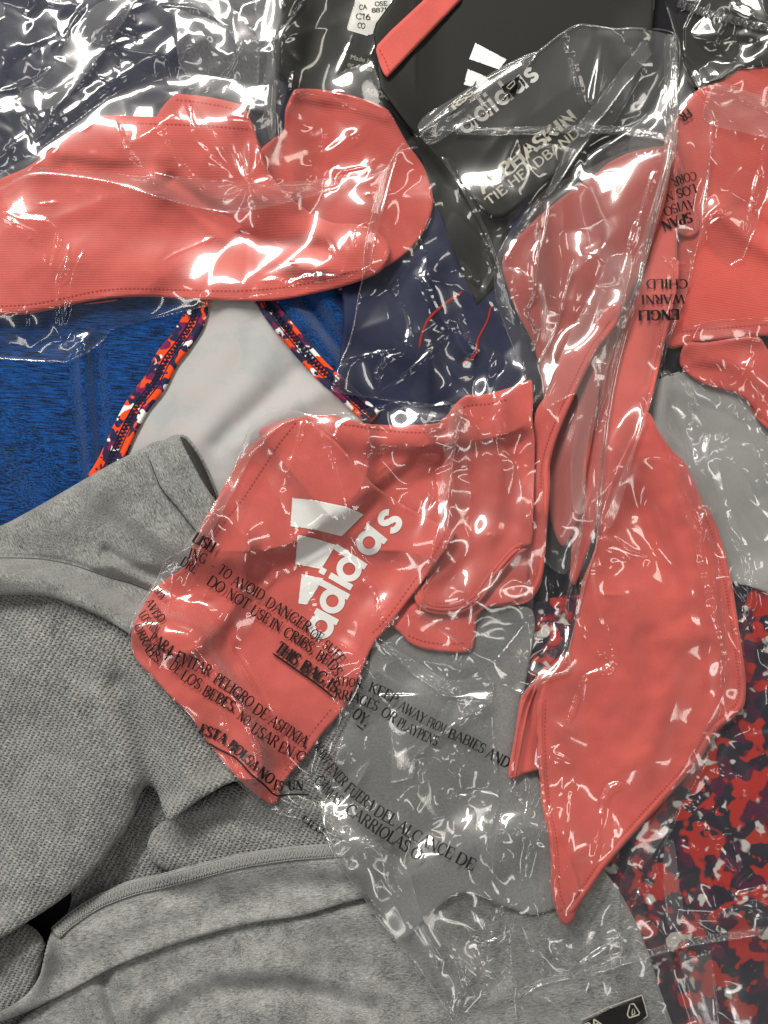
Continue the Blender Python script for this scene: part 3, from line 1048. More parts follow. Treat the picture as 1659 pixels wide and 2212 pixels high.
sheet("inner_fold", r, [(330, 1862), (318, 1830), (330, 1795), (362, 1768), (430, 1722), (500, 1690), (600, 1690), (720, 1760), (800, 1830), (780, 1880), (600, 1880), (430, 1905)], FLEECE, 10, 14, edge=30,
      relief=lambda p: 26 + p.ridge([(420, 1770), (520, 1720), (640, 1740)], 12, 40) - p.ridge([(345, 1800), (440, 1775), (520, 1770), (600, 1800)], 10, 22) + 2 * smooth_noise(p.shape, 25, 23))
hem = [(115, 2004), (150, 1972), (210, 1932), (280, 1902), (350, 1886), (425, 1866), (525, 1842), (625, 1828), (715, 1822), (800, 1815), (830, 1850), (800, 1930),
       (740, 1952), (650, 1978), (550, 1993), (450, 2018), (350, 2049), (250, 2088), (200, 2114), (125, 2154), (50, 2189), (-30, 2215), (-60, 2200), (0, 2185), (55, 2150), (84, 2110), (98, 2054)]
hs = sheet("hem_band", r, hem, GREY, 9, 14, edge=16,
           relief=lambda p: 12 + p.ridge([(120, 2070), (250, 2010), (450, 1945), (650, 1905), (800, 1880)], 12, 34))
GREY_DARK = m_plain("grey_seam_cloth", (0.20, 0.20, 0.197), 0.95, 0.05, 0.25)
SEAM = [(118, 2016), (150, 1988), (210, 1949), (285, 1920), (352, 1904), (428, 1884), (526, 1860), (625, 1845), (715, 1838), (790, 1832)]
sb = sheet("overlock_seam", r, band(SEAM, -13, 13), GREY_DARK, 5, 5, gap=1.5, edge=7)
zigzag("overlock_thread", r, offs(SEAM, -3), 8, 8, 1.5, GREY_THREAD, sb, 0.8, 0.3)
zigzag("overlock_thread", r, offs(SEAM, 7), 4, 6, 1.4, GREY_THREAD, sb, 0.8, 0.3)

cord("overlock_thread", r, offs(SEAM, -12), 2.0, GREY_THREAD, sb, 0.5)
cord("overlock_thread", r, offs(SEAM, 13), 2.0, GREY_THREAD, sb, 0.5)
stitches("stitching", r, offs(SEAM, 25), GREY_THREAD, hs, 9, 7, 2.2)

r0 = r
r = thing("shirt", "added smooth grey sheet that darkens the empty printed end of the long bag", "shirt", 1000, 1700)  # sheet added under the film to give the empty end its grey tone
sheet("body", r, [(735, 1600), (790, 1480), (810, 1380), (860, 1330), (1000, 1325), (1150, 1320), (1130, 1540), (1190, 1760), (1250, 1930), (1160, 1975), (1090, 1960), (1000, 1930), (930, 1975), (870, 2030), (815, 1965), (765, 1880), (735, 1800), (715, 1700)], m_plain("bag_tone_grey", (0.19, 0.191, 0.19), 0.9, 0.1, 0.2), 5, 14, step=2,
      relief=lambda p: 6 + 7 * smooth_noise(p.shape, 45, 26) + p.ridge([(900, 1600), (960, 1750), (1060, 1860)], 14, 36) - p.ridge([(980, 1560), (1030, 1700)], 10, 30))
r = r0
fl = [(-120, 1240), (100, 1250), (270, 1330), (420, 1380), (560, 1600), (560, 1680), (500, 1690), (440, 1722), (400, 1750), (365, 1774), (350, 1745), (340, 1712), (318, 1696),
      (296, 1732), (285, 1772), (252, 1816), (220, 1862), (165, 1917), (120, 1952), (65, 1988), (0, 2028), (-120, 2080)]
sheet("fleece_side", r, fl, FLEECE, 11, 20, step=2, edge=34,
      relief=lambda p: 66 + p.ridge([(60, 1460), (150, 1560), (190, 1680), (150, 1800), (60, 1890)], 24, 90) - p.ridge([(255, 1480), (300, 1560), (325, 1640), (338, 1710)], 26, 26)
      + p.ridge([(205, 1500), (262, 1600), (290, 1690)], 13, 26) + p.ridge([(330, 1450), (380, 1560), (400, 1680)], 14, 34) - p.ridge([(110, 1540), (130, 1640), (120, 1740)], 7, 26)
      - p.ridge([(170, 1440), (215, 1540)], 8, 20) + 4.2 * smooth_noise(p.shape, 34, 25))
sh = [(-120, 1175), (0, 1136), (60, 1106), (140, 1060), (240, 1002), (300, 972), (345, 952), (390, 962), (440, 1020), (470, 1090), (540, 1160), (520, 1300), (400, 1420), (285, 1372), (225, 1335), (165, 1309), (100, 1288), (0, 1285), (-120, 1290)]
ss = sheet("shoulder", r, sh, GREY_UP, 10, 16, step=2, edge=14,
           relief=lambda p: 16 + p.ridge([(60, 1150), (180, 1090), (300, 1040)], 10, 50) - p.ridge([(230, 1190), (285, 1222), (345, 1245)], 14, 12) + p.ridge([(240, 1220), (290, 1245), (350, 1270)], 9, 11)
           - p.ridge([(-60, 1203), (75, 1204), (150, 1216), (240, 1246), (280, 1258), (350, 1285)], 7, 5) + p.ridge([(0, 1245), (120, 1255), (240, 1300)], 8, 26)
           + p.ridge([(300, 1120), (360, 1180), (400, 1230)], 6, 26))
cord("seam_thread", r, [(-60, 1206), (75, 1207), (150, 1219), (240, 1249), (282, 1260), (348, 1287)], 1.5, m_plain("grey_seam", (0.08, 0.08, 0.078), 0.9, 0.05), ss, 0.2)
cu = sheet("sleeve_cuff", r, [(321, 984), (345, 958), (384, 938), (402, 950), (424, 985), (444, 1026), (462, 1072), (470, 1110), (440, 1160), (424, 1150), (385, 1098), (350, 1056), (332, 1018)], GREY_UP, 9, 8, gap=2, edge=10,
           relief=lambda p: 4 + p.ridge([(360, 970), (400, 1040), (450, 1110)], 7, 22))
sheet("cuff_opening_shade", r, [(389, 943), (403, 950), (428, 985), (450, 1030), (466, 1070), (458, 1068), (436, 1036), (412, 992)], m_plain("cuff_inside_shade", (0.045, 0.044, 0.042), 0.95, 0.05, 0.3), 1.5, 4, gap=0.4, edge=0)  # dark sheet: the shade inside the cuff put into its colour
cord("cuff_edge", r, [(386, 940), (404, 948), (430, 984), (452, 1028), (468, 1072), (472, 1110)], 4.2, GREY_UP, None, 0.5, rib=0.1)
cord("cuff_seam", r, [(320, 984), (334, 1020), (350, 1057), (386, 1100), (426, 1150)], 1.6, m_plain("grey_seam_dark", (0.05, 0.05, 0.05), 0.9, 0.05), cu, -0.3)

# ================================================================== right: coral headbands and their bag
r = thing("headband", "deep coral headband lying flat along the upper right edge behind the upside-down warning text", "headband", 1580, 400, group="coral headbands in clear bags")
s = sheet("band", r, [(1440, 290), (1500, 200), (1560, 160), (1590, 140), (1800, 118), (1800, 720), (1640, 726), (1510, 740), (1440, 748), (1400, 560)], CORAL_R, 9, 18, step=2,
          relief=lambda p: 8 + p.ridge([(1560, 460), (1630, 520), (1700, 560)], 16, 26) - p.ridge([(1600, 450), (1660, 500)], 10, 18) + p.ridge([(1460, 650), (1560, 620), (1680, 640)], 7, 60) + 2.5 * smooth_noise(p.shape, 45, 31))
stitches("stitching", r, [(1470, 716), (1560, 708), (1680, 698)], None, s)
r = thing("headband", "coral headband with stitched tip at the right edge, below the flat one", "headband", 1600, 820, group="coral headbands in clear bags")
s = sheet("band", r, [(1480, 742), (1520, 740), (1638, 728), (1665, 760), (1800, 770), (1800, 1010), (1700, 960), (1650, 918), (1625, 878), (1590, 850), (1520, 830), (1470, 790)], CORAL_R, 9, 12,
          relief=lambda p: 6 + p.ridge([(1520, 770), (1600, 790), (1680, 850)], 10, 26) - p.ridge([(1500, 800), (1560, 800)], 6, 14))
stitches("stitching", r, [(1628, 866), (1645, 896), (1680, 930)], None, s, 7, 5)
cord("hem", r, [(1622, 876), (1640, 903), (1668, 930)], 5, CORAL_R, None, 0, rib=0.1)
r = thing("hang_card", "black hang card partly seen under creased film in the top right corner", "hang card", 1570, 80, group="black hang cards")
s = sheet("card", r, [(1478, 60), (1520, -20), (1800, -40), (1800, 128), (1596, 148), (1560, 172), (1500, 190), (1478, 170)], CARD, 3, 10, smooth=False, relief=lambda p: 2 + p.ridge([(1480, 10), (1560, 40), (1680, 70)], 4, 30))

# long strap with the folded tip, in its own bag
r = thing("headband", "coral headband folded into a long strap beside the upside-down warning, with rolled tip", "headband", 1420, 700, group="coral headbands in clear bags")
s = sheet("band", r, [(1290, 380), (1360, 330), (1459, 322), (1462, 420), (1463, 553), (1465, 590), (1450, 670), (1427, 770), (1407, 863), (1396, 905), (1354, 986), (1320, 1070), (1296, 1130), (1268, 1200), (1244, 1262), (1232, 1255), (1236, 1160), (1232, 1000), (1250, 900), (1290, 770), (1340, 640), (1320, 520)], CORAL_V, 9, 14, smooth=True,
          relief=lambda p: 18 + p.ridge([(1400, 640), (1370, 800), (1330, 960)], 8, 34) - p.ridge([(1425, 700), (1400, 830)], 3, 8))
f2 = sheet("tip_fold", r, [(1459, 320), (1466, 345), (1473, 366), (1487, 400), (1500, 433), (1510, 478), (1507, 503), (1487, 513), (1464, 500), (1458, 430), (1455, 360)], CORAL_V, 8, 6, gap=2, edge=7)
for o in (0, 6, 12):
    cord("folded_edge", r, [(1461 + o * .3, 335), (1468 + o * .6, 380), (1480 + o, 430), (1490 + o, 475), (1488 + o, 500)], 3.2, CORAL_V, None, -0.4)
cord("hem", r, [(1463, 560), (1462, 600), (1446, 680), (1424, 775), (1404, 862), (1391, 905), (1352, 982)], 4.2, CORAL_V, None, 0.2)
cord("hem", r, [(1455, 560), (1453, 600), (1437, 680), (1415, 775), (1395, 862)], 2.2, CORAL_V, None, 0)
stitches("stitching", r, [(1428, 700), (1418, 760), (1404, 820), (1388, 890)], None, s, 8, 5)

# ------------------------------------------------------------------ long pointed headband lower right
r = thing("headband", "long coral headband with pointed end aimed at the bottom, right of centre", "headband", 1400, 1500, group="coral headbands in clear bags")
leaf = sheet("rear_end", r, [(1180, 1440), (1150, 1476), (1126, 1506), (1112, 1590), (1098, 1668), (1104, 1684), (1130, 1672), (1172, 1655), (1200, 1500)], CORAL_D, 7, 8, gap=3, edge=7, relief=lambda p: 8 - p.ridge([(1155, 1500), (1140, 1600), (1130, 1670)], 5, 8))
cord("folded_edge", r, [(1150, 1478), (1130, 1520), (1114, 1600), (1103, 1680)], 4, CORAL_D, None, -1)
cord("folded_edge", r, [(1158, 1482), (1140, 1530), (1124, 1610), (1112, 1678)], 3.2, CORAL_D, None, 0)
DP = [(1398, 890), (1426, 936), (1453, 973), (1478, 998), (1503, 1046), (1529, 1106), (1552, 1156), (1576, 1240), (1589, 1322), (1599, 1390), (1609, 1456), (1611, 1506), (1602, 1534), (1556, 1573), (1543, 1588), (1510, 1645),
      (1439, 1726), (1372, 1799), (1306, 1876), (1272, 1926), (1252, 1955), (1236, 1990), (1222, 1999), (1209, 1986), (1196, 1949), (1191, 1909), (1192, 1859), (1186, 1799), (1172, 1742), (1168, 1686),
      (1163, 1606), (1164, 1516), (1179, 1470), (1220, 1420), (1240, 1356), (1258, 1256), (1283, 1190), (1296, 1120), (1320, 1040), (1360, 950)]
s = sheet("band", r, DP, CORAL_D, 9, 30, gap=2, edge=6,
          relief=lambda p: 0.8 * smooth_noise(p.shape, 9, 5) + 0.7 * smooth_noise(p.shape, 22, 6) + 12 + p.ridge([(1380, 960), (1440, 1080), (1480, 1220), (1500, 1360)], 17, 44) + p.ridge([(1300, 1180), (1360, 1350), (1380, 1500)], 14, 60) - p.ridge([(1380, 1100), (1440, 1220), (1470, 1330)], 14, 30)
          + p.ridge([(1450, 1300), (1440, 1480), (1390, 1640)], 14, 40) - p.ridge([(1400, 1380), (1410, 1480), (1380, 1600)], 8, 30))
HEM_R = [(1520, 1100), (1543, 1158), (1566, 1242), (1579, 1323), (1589, 1392), (1598, 1456), (1599, 1500), (1590, 1525), (1545, 1563), (1530, 1582), (1498, 1635), (1427, 1717), (1361, 1790), (1296, 1866), (1262, 1915), (1238, 1950), (1224, 1968)]
HEM_L = [(1176, 1510), (1175, 1606), (1180, 1686), (1185, 1742), (1198, 1799), (1204, 1859), (1205, 1905), (1211, 1940), (1222, 1965)]
cord("hem", r, offs(HEM_R, -6), 6.0, CORAL_D, s, -1.5, squash=0.8, rib=0.12, rib_len=8)
cord("hem", r, offs(HEM_L, 7), 5.5, CORAL_D, s, -1.5, squash=0.8)
cord("folded_edge", r, offs(HEM_L, 12), 2.6, CORAL_D, None, 0)
for k in range(14, 34, 6):
    pass
stitches("stitching", r, offs(HEM_R, 3), None, s, 7.5, 3.4, 3.6)
stitches("stitching", r, offs(HEM_L, -2), None, s, 9, 6)

# ================================================================== films over the right side
r = thing("plastic_bag", "clear creased plastic bag over the flat headband in the upper right corner", "plastic bag", 1570, 300, group="clear plastic garment bags")
s = sheet("front_sheet", r, [(1405, -100), (1800, -100), (1800, 420), (1650, 440), (1638, 480), (1606, 560), (1576, 574), (1549, 554), (1522, 520), (1512, 440), (1545, 260), (1470, 120)], FILM, 0, 14, gap=5, film=True, curl=2, smooth=False,
          relief=lambda p: p.facets(60, 6, 40) + p.crumple(60, 41, (0.2, 0.6), region=(1480, 0, 1700, 140)) + p.crumple(45, 43)
          + p.crease(t3((740, 0), (905, 140), (1070, 310), (1190, 450), (1250, 590), (1435, 820)), 0.7, 16) + p.crease(t3((890, 0), (910, 60), (905, 130)), 0.5, 10) + p.crease(t3((1240, 570), (1400, 595), (1510, 650), (1659, 735)), 0.4, 10)
          + p.crease(t3((1260, 1480), (1370, 1390), (1440, 1320)), 0.55, 8) + p.crease(t3((1250, 1420), (1400, 1330)), 0.5, 8) + p.crease(t3((1420, 300), (1460, 360), (1520, 375), (1600, 340), (1659, 300)), 0.6, 10)
          + p.crease(t3((1640, 900), (1620, 1050), (1550, 1350), (1500, 1560)), 0.5, 9) + p.crease(t3((1350, 20), (1500, 90), (1659, 150)), 0.6, 10))
SP = [(1465, 6), (1520, 26), (1590, 44), (1680, 66)]
sheet("sealed_seam", r, band(SP, -9, 9), SEAL, 0, 3, gap=2, film=True, relief=lambda p: np.abs(p.facets(11, 3.0, 44)))
print_bits = None
zigzag("perforated_seam", r, SP, 8, 13, 1.5, m_plain("smoky_plastic", (0.05, 0.05, 0.05), 0.3, 0.5), None, 1.5)
sheet("folded_edge", r, [(1545, 180), (1610, 195), (1700, 240), (1700, 300), (1600, 285), (1520, 258)], FILM_FLAT, 0, 6, gap=2, film=True, curl=1.5)

r = thing("plastic_bag", "narrow clear plastic bag printed with upside-down warning over the long strap", "plastic bag", 1470, 500, group="clear plastic garment bags")
s = sheet("front_sheet", r, [(1380, 60), (1456, 90), (1500, 190), (1537, 240), (1541, 275), (1536, 350), (1528, 420), (1519, 500), (1502, 553), (1493, 603), (1466, 686), (1449, 730), (1423, 820), (1402, 886), (1372, 970), (1340, 1050), (1300, 1130), (1270, 1130), (1290, 900), (1340, 640), (1360, 300)], FILM_MILKY, 0, 14, gap=4, film=True, curl=2.5,
          relief=lambda p: p.facets(80, 2.5, 50, 100, 2.5) + p.crumple(26, 51, (0.1, 0.35), ang=100, spread=25) + p.crease(t3((1300, 760), (1308, 860), (1290, 1050), (1270, 1250), (1245, 1450)), 0.5, 7)
          + p.crease(t5((1190, 20), (1160, 150), (1080, 400), (1030, 530), (950, 800), (890, 1000), (800, 1250)), 0.5, 7) + p.crease(t5((970, 0), (1030, 40), (1140, 58)), 0.5, 7))
# upside-down lines: the baseline runs right to left
for txt, p, h, st in (("ENGLI", [t5((1085, 345))[0], t5((950, 350))[0], t5((815, 352))[0]], 22, 'bold'), ("WARNI", [t5((1120, 250))[0], t5((985, 250))[0], t5((835, 254))[0]], 20, 'serif'),
                      ("CHILD", [t5((1140, 150))[0], t5((1010, 150))[0], t5((870, 150))[0]], 20, 'serif'), ("SPAN", [t3((1160, 1375))[0], t3((1060, 1400))[0], t3((960, 1440))[0]], 22, 'bold'),
                      ("AVISO", [t3((1185, 1290))[0], t3((1080, 1310))[0], t3((975, 1350))[0]], 20, 'serif'), ("LOS N", [t3((1185, 1190))[0], t3((1090, 1220))[0], t3((985, 1250))[0]], 20, 'serif'),
                      ("CORR", [t3((1190, 1110))[0], t3((1100, 1130))[0], t3((1030, 1160))[0]], 19, 'serif'), ("FR", [t3((1140, 700))[0], t3((1078, 745))[0]], 19, 'bold'), ("A 2", [t5((1110, 712))[0], t5((1005, 745))[0]], 13, 'serif')):
    write("printed_warning", r, txt, p, h, INK, s, st)

r = thing("plastic_bag", "large clear plastic bag over the camouflage leggings at the right edge", "plastic bag", 1560, 1500, group="clear plastic garment bags")
s = sheet("front_sheet", r, [(1440, 730), (1478, 700), (1560, 690), (1800, 680), (1800, 2350), (1400, 2350), (1330, 2150), (1340, 1900), (1480, 1650), (1560, 1500), (1540, 1200), (1420, 920)], FILM, 0, 15, gap=5, film=True, curl=2, smooth=False,
          relief=lambda p: p.facets(80, 6, 60, 70, 2) + p.crumple(130, 61, (0.2, 0.6), ang=68, spread=22, region=(1460, 760, 1690, 1420)) + p.crumple(50, 62, (0.1, 0.4), region=(1400, 1420, 1700, 2220))
          + p.crease(t5((1110, 680), (1150, 850), (1180, 1200), (1260, 1430)), 0.6, 9) + p.crease(t5((1160, 770), (1300, 850), (1500, 980), (1590, 1100), (1659, 1200)), 0.5, 10)
          + p.crease(t5((1450, 860), (1510, 940), (1600, 1150), (1659, 1400)), 0.55, 10) + p.crease(t5((1075, 410), (1200, 560), (1330, 730), (1400, 870)), 0.4, 8)
          + p.crease(t5((1440, 850), (1500, 750), (1570, 630)), 0.6, 14) + p.crease(t5((1320, 1230), (1560, 1240), (1610, 1330)), 0.5, 8) + p.crease(t5((1340, 1270), (1560, 1440), (1600, 1580)), 0.5, 8)
          + p.crease(t9((1310, 100), (1470, 200), (1550, 440), (1550, 580), (1530, 640), (1560, 780)), 0.55, 9) + p.crease(t9((1400, 0), (1500, 200), (1560, 420)), 0.45, 8)
          + p.crease(t10((1310, 60), (1280, 130), (1190, 210), (1140, 220), (1260, 400), (1400, 600), (1475, 690)), 0.8, 10, smooth=True) + p.crease(t10((1240, 205), (1340, 320), (1410, 420), (1440, 560), (1475, 690)), 0.7, 9) + p.crease(t10((1330, 460), (1420, 420)), 0.6, 8)
          + p.crease(t10((1659, 610), (1500, 710), (1440, 790), (1440, 820), (1530, 810), (1659, 760)), 0.7, 10) + p.crease(t10((1470, 880), (1560, 870), (1659, 880)), 0.6, 9) + p.crease(t10((1480, 905), (1560, 960), (1659, 975)), 0.5, 9)
          + p.crease(t10((1060, 440), (1110, 490), (1210, 530)), 0.6, 8) + p.crease(t10((850, 1010), (1080, 960), (1300, 950), (1460, 900)), 0.45, 9) + p.crease(t10((1310, 0), (1360, 35), (1490, 60)), 0.5, 8))
sheet("folded_edge", r, t10((1085, 1195), (1180, 1215), (1280, 1195), (1310, 1400), (1345, 1659), (1400, 2000), (1200, 2000), (1165, 1659), (1130, 1400)), FILM_FLAT, 0, 8, gap=2, film=True, curl=2, relief=lambda p: p.crumple(14, 64, (0.1, 0.35), ang=80, spread=20))
sheet("folded_edge", r, t10((985, 480), (1045, 470), (1080, 720), (1110, 1000), (1010, 1010)), FILM_FLAT, 0, 6, gap=2, film=True, curl=2)
sheet("folded_edge", r, t5((960, 760), (1010, 740), (1180, 900), (1260, 1160), (1290, 1460), (1330, 1659), (1240, 1659), (1180, 1450), (1100, 1150)), FILM_FLAT, 0, 6, gap=2, film=True, curl=1.5, relief=lambda p: p.crumple(10, 66, (0.1, 0.35), ang=68, spread=12))


# ------------------------------------------------------------------ bag of the pointed headband
r = thing("plastic_bag", "clear plastic bag with welded seam holding the long pointed headband", "plastic bag", 1350, 1700, group="clear plastic garment bags")
BD = [(1330, 1010), (1450, 985), (1520, 1050), (1545, 1160), (1560, 1300), (1575, 1450), (1560, 1520), (1530, 1640), (1483, 1730), (1453, 1792), (1420, 1870), (1480, 1960), (1760, 1960), (1800, 2350), (1120, 2350), (1112, 2210), (1106, 2080), (1098, 1959), (1062, 1866), (1078, 1770), (1098, 1690), (1110, 1590), (1126, 1500), (1150, 1470), (1220, 1400), (1255, 1240), (1290, 1110)]
s = sheet("front_sheet", r, BD, FILM, 0, 13, gap=3, film=True, curl=2.5,
          relief=lambda p: p.facets(95, 3.5, 70, 95, 2) + p.crumple(40, 71, (0.15, 0.6), (12, 40), region=(1075, 1660, 1190, 2010)) + p.crumple(10, 72, (0.08, 0.25), (25, 80), ang=95, spread=30, region=(1180, 1100, 1560, 1800))
          + p.crumple(40, 73, (0.1, 0.45), region=(1120, 1960, 1660, 2210)) + p.crumple(14, 74, (0.3, 0.6), (8, 26), (5, 9), region=(1300, 1115, 1430, 1245))
          + p.crease([(1289, 1206), (1289, 1256), (1302, 1322), (1319, 1382), (1329, 1418), (1316, 1443), (1266, 1460), (1250, 1482), (1243, 1516), (1226, 1560)], 0.8, 10, smooth=True)
          + p.crease(t9((440, 700), (500, 830), (620, 950)), 0.5, 16) + p.crease(t9((1245, 0), (1220, 220), (1250, 420), (1300, 640), (1345, 800), (1380, 1000), (1380, 1180)), 0.6, 8)
          + p.crease(t9((650, 150), (760, 240), (900, 290)), 0.6, 8) + p.crease(t9((600, 240), (700, 260), (820, 350), (850, 390)), 0.6, 8)
          + p.crease(t10((340, 30), (300, 180), (220, 310), (90, 620), (50, 760), (40, 860)), 0.6, 9) + p.crease(t10((410, 0), (380, 300), (360, 600), (340, 660)), 0.65, 8) + p.crease(t10((720, 95), (640, 130), (600, 200), (580, 350), (540, 550), (510, 680)), 0.7, 9, smooth=True)
          + p.crease(t10((680, 180), (650, 300), (665, 500)), 0.6, 8) + p.crease(t10((250, 690), (190, 860), (215, 1020)), 0.65, 9) + p.crease(t10((100, 50), (190, 190)), 0.5, 7) + p.crease(t10((0, 390), (60, 430), (240, 560)), 0.55, 8) + p.crease(t10((180, 100), (70, 380)), 0.5, 7)
          + p.crease(t10((60, 1000), (130, 1040), (230, 1110), (290, 1220), (370, 1280), (480, 1250), (600, 1180), (690, 1080)), 0.8, 11, smooth=True) + p.crease(t10((60, 1000), (130, 1150), (240, 1360)), 0.6, 9)
          + p.crease(t10((1200, 60), (1130, 200), (1040, 400), (900, 700), (760, 950), (690, 1200)), 0.6, 8) + p.crease(t10((1140, 210), (1020, 480), (860, 810)), 0.4, 7)
          + p.crease(t9((420, 1600), (350, 1610), (240, 1659)), 0.6, 8) + p.crease(t9((420, 1640), (270, 1560), (330, 1500), (350, 1430)), 0.5, 7))
SD = t10((30, 1470), (200, 1380), (500, 1320), (760, 1240), (1000, 1170), (1060, 1150), (1200, 1120), (1400, 1090), (1700, 1045))
ssd = sheet("sealed_seam", r, band(SD, -9, 9), SEAL, 0, 4, gap=2, film=True, curl=2, relief=lambda p: np.abs(p.facets(11, 3.0, 77)))
sheet("folded_edge", r, t10((60, 1500), (200, 1470), (330, 1560), (420, 1700), (420, 2000), (100, 2000), (90, 1700)), FILM_FLAT, 0, 8, gap=2, film=True, curl=2)
sheet("back_sheet", r, t10((10, 1010), (240, 1000), (420, 1030), (640, 1000), (700, 1200), (500, 1300), (200, 1370), (30, 1430)), FILM_MILKY, 0, 8, gap=1, film=True, curl=1, relief=lambda p: p.crumple(20, 79, (0.1, 0.3)))
s0 = None
d = decal("recycling_label", r, t10((455, 1659), (620, 1570), (845, 1475), (862, 1540), (875, 1605), (850, 1625), (730, 1700), (640, 1760), (480, 1760)), INK, s0, 2.0)
for o, wd in ((6, 1.0),):
    write("label_border", r, "-" * 1, [(0, 0), (1, 1)], 0.1, INK, s0) if False else None
cord("label_border", r, t10((440, 1640), (620, 1552), (842, 1472), (862, 1540), (878, 1608), (850, 1630)), 1.3, CREAM, s0, 2.6, smooth=False)
cord("recycling_mark", r, t10((765, 1530), (748, 1600), (760, 1620), (822, 1600), (826, 1585), (790, 1530), (765, 1530)), 1.7, CREAM, s0, 2.8, smooth=False)
cord("recycling_mark", r, t10((780, 1560), (778, 1605), (798, 1590), (790, 1560)), 1.3, CREAM, s0, 2.8, smooth=False)
write("label_lettering", r, "PA", t10((480, 1715), (585, 1660)), 18, CREAM, s0, 'sans', 2.6)

# ================================================================== upper left: crumpled bag, card, headband
r = thing("plastic_bag", "heavily crumpled clear plastic bag over the navy shirt in the top left corner", "plastic bag", 250, 150, group="clear plastic garment bags")
CR = lambda p: (p.crease(t1((0, 590), (110, 570), (250, 500), (330, 440)), 0.7, 14) + p.crease(t1((380, 320), (440, 200), (560, 20)), 0.55, 16) + p.crease(t1((480, 270), (500, 180), (570, 90)), 0.6, 8)
                + p.crease(t1((1030, 30), (1280, 60), (1480, 170), (1560, 270), (1480, 430), (1250, 600)), 0.7, 12, smooth=True) + p.crease(t1((350, 370), (420, 410), (560, 490), (605, 460)), 0.7, 10) + p.crease(t1((330, 330), (340, 290), (400, 260), (460, 310)), 0.6, 9)
                + p.crease(t1((490, 320), (560, 240), (605, 185), (640, 240)), 0.7, 9) + p.crease(t1((100, 670), (170, 790), (280, 990)), 0.6, 10) + p.crease(t1((210, 720), (340, 800), (490, 905)), 0.6, 9) + p.crease(t1((330, 690), (320, 790), (230, 920)), 0.5, 9)
                + p.crease(t1((300, 10), (420, 30), (520, 15)), 0.7, 12) + p.crease(t1((150, 60), (180, 85), (250, 20)), 0.6, 8) + p.crease(t1((700, 300), (830, 260), (960, 230)), 0.6, 9) + p.crease(t1((850, 70), (950, 20)), 0.6, 8) + p.crease(t1((800, 90), (880, 140)), 0.5, 8)
                + p.crease(t1((800, 180), (870, 220), (890, 270)), 0.6, 8) + p.crease(t1((610, 400), (620, 480), (730, 540)), 0.6, 9) + p.crease(t1((340, 170), (380, 230)), 0.6, 8))
s = sheet("front_sheet", r, [(-140, -140), (660, -140), (650, 60), (620, 200), (575, 350), (420, 420), (240, 420), (60, 520), (-140, 560)], FILM_MILKY, 0, 12, gap=4, film=True, smooth=False,
          relief=lambda p: p.facets(48, 6, 80) + p.facets(110, 10, 81, 40, 1.5) + p.crumple(110, 81, (0.2, 0.6), (18, 70), (5, 16), region=(-20, -20, 620, 400)) + CR(p))
sheet("folded_edge", r, t1((640, 20), (880, -20), (560, 480), (330, 700), (100, 640), (340, 420), (470, 200)), FILM_FLAT, 0, 8, gap=1.5, film=True, curl=2, relief=lambda p: p.crumple(26, 84, (0.15, 0.5), ang=-50, spread=15))
sheet("folded_edge", r, t1((1100, -20), (1400, -20), (1659, 240), (1659, 700), (1600, 700), (1540, 300), (1350, 90)), FILM_FLAT, 0, 8, gap=1.5, film=True, curl=2, relief=lambda p: p.crumple(24, 86, (0.15, 0.5), ang=55, spread=20))

r = thing("hang_card", "black hang card with white sticker above the upper left headband", "hang card", 730, 110, group="black hang cards")
s = sheet("card", r, [(612, -60), (900, -60), (900, 300), (838, 236), (780, 214), (636, 192), (604, 160), (606, 60)], CARD, 3, 12, gap=1, smooth=False, relief=lambda p: 6 + p.ridge([(690, -40), (715, 90), (740, 240)], 5, 26))
decal("sticker", r, t2((655, -40), (590, 178), (595, 195), (720, 232), (860, 180), (960, 0), (960, -40)), STICKER, s, 1.5)
for txt, p, h in (("CA", t2((668, 62), (720, 60)), 10.5), ("C16", t2((645, 122), (742, 128)), 12.5), ("CO", t2((655, 178), (705, 186)), 11.5), ("OSE", t2((770, 38), (850, 34)), 9), ("8871", t2((750, 80), (850, 74)), 9)):
    write("sticker_lettering", r, txt, p, h, INK, s, 'sans', 2.4)
write("card_lettering", r, "ADIDAS", t2((705, 600), (870, 650)), 12, CREAM, s, 'sans', 1.6)

# small mixed-case line in the built-in face


def face_text(name, root, text, start, ang, size, mat, s, lift=1.6):
    cu_ = bpy.data.curves.new(name, 'FONT')
    cu_.body = text; cu_.size = 1.0; cu_.resolution_u = 3
    ob = bpy.data.objects.new(name, cu_)
    COL.objects.link(ob)
    dg = bpy.context.evaluated_depsgraph_get()
    me = bpy.data.meshes.new_from_object(ob.evaluated_get(dg))
    bpy.data.objects.remove(ob); bpy.data.curves.remove(cu_)
    a = math.radians(ang)
    V = np.array([v.co[:2] for v in me.vertices])
    me.calc_loop_triangles()
    F = np.array([t.vertices[:] for t in me.loop_triangles])
    x = start[0] + size * (V[:, 0] * math.cos(a) + V[:, 1] * math.sin(a)); y = start[1] + size * (V[:, 0] * math.sin(a) - V[:, 1] * math.cos(a))
    z = height_at(s, x, y) + lift
    bpy.data.meshes.remove(me)
    return new_mesh(name, to_local(np.stack([x, y, z], 1), root), F, mat, root, False)


face_text("card_lettering", r, "Made by", t2((608, 382))[0], 13, 15, CREAM, s)
face_text("card_lettering", r, "or adidas", t2((590, 428))[0], 13, 15, CREAM, s)

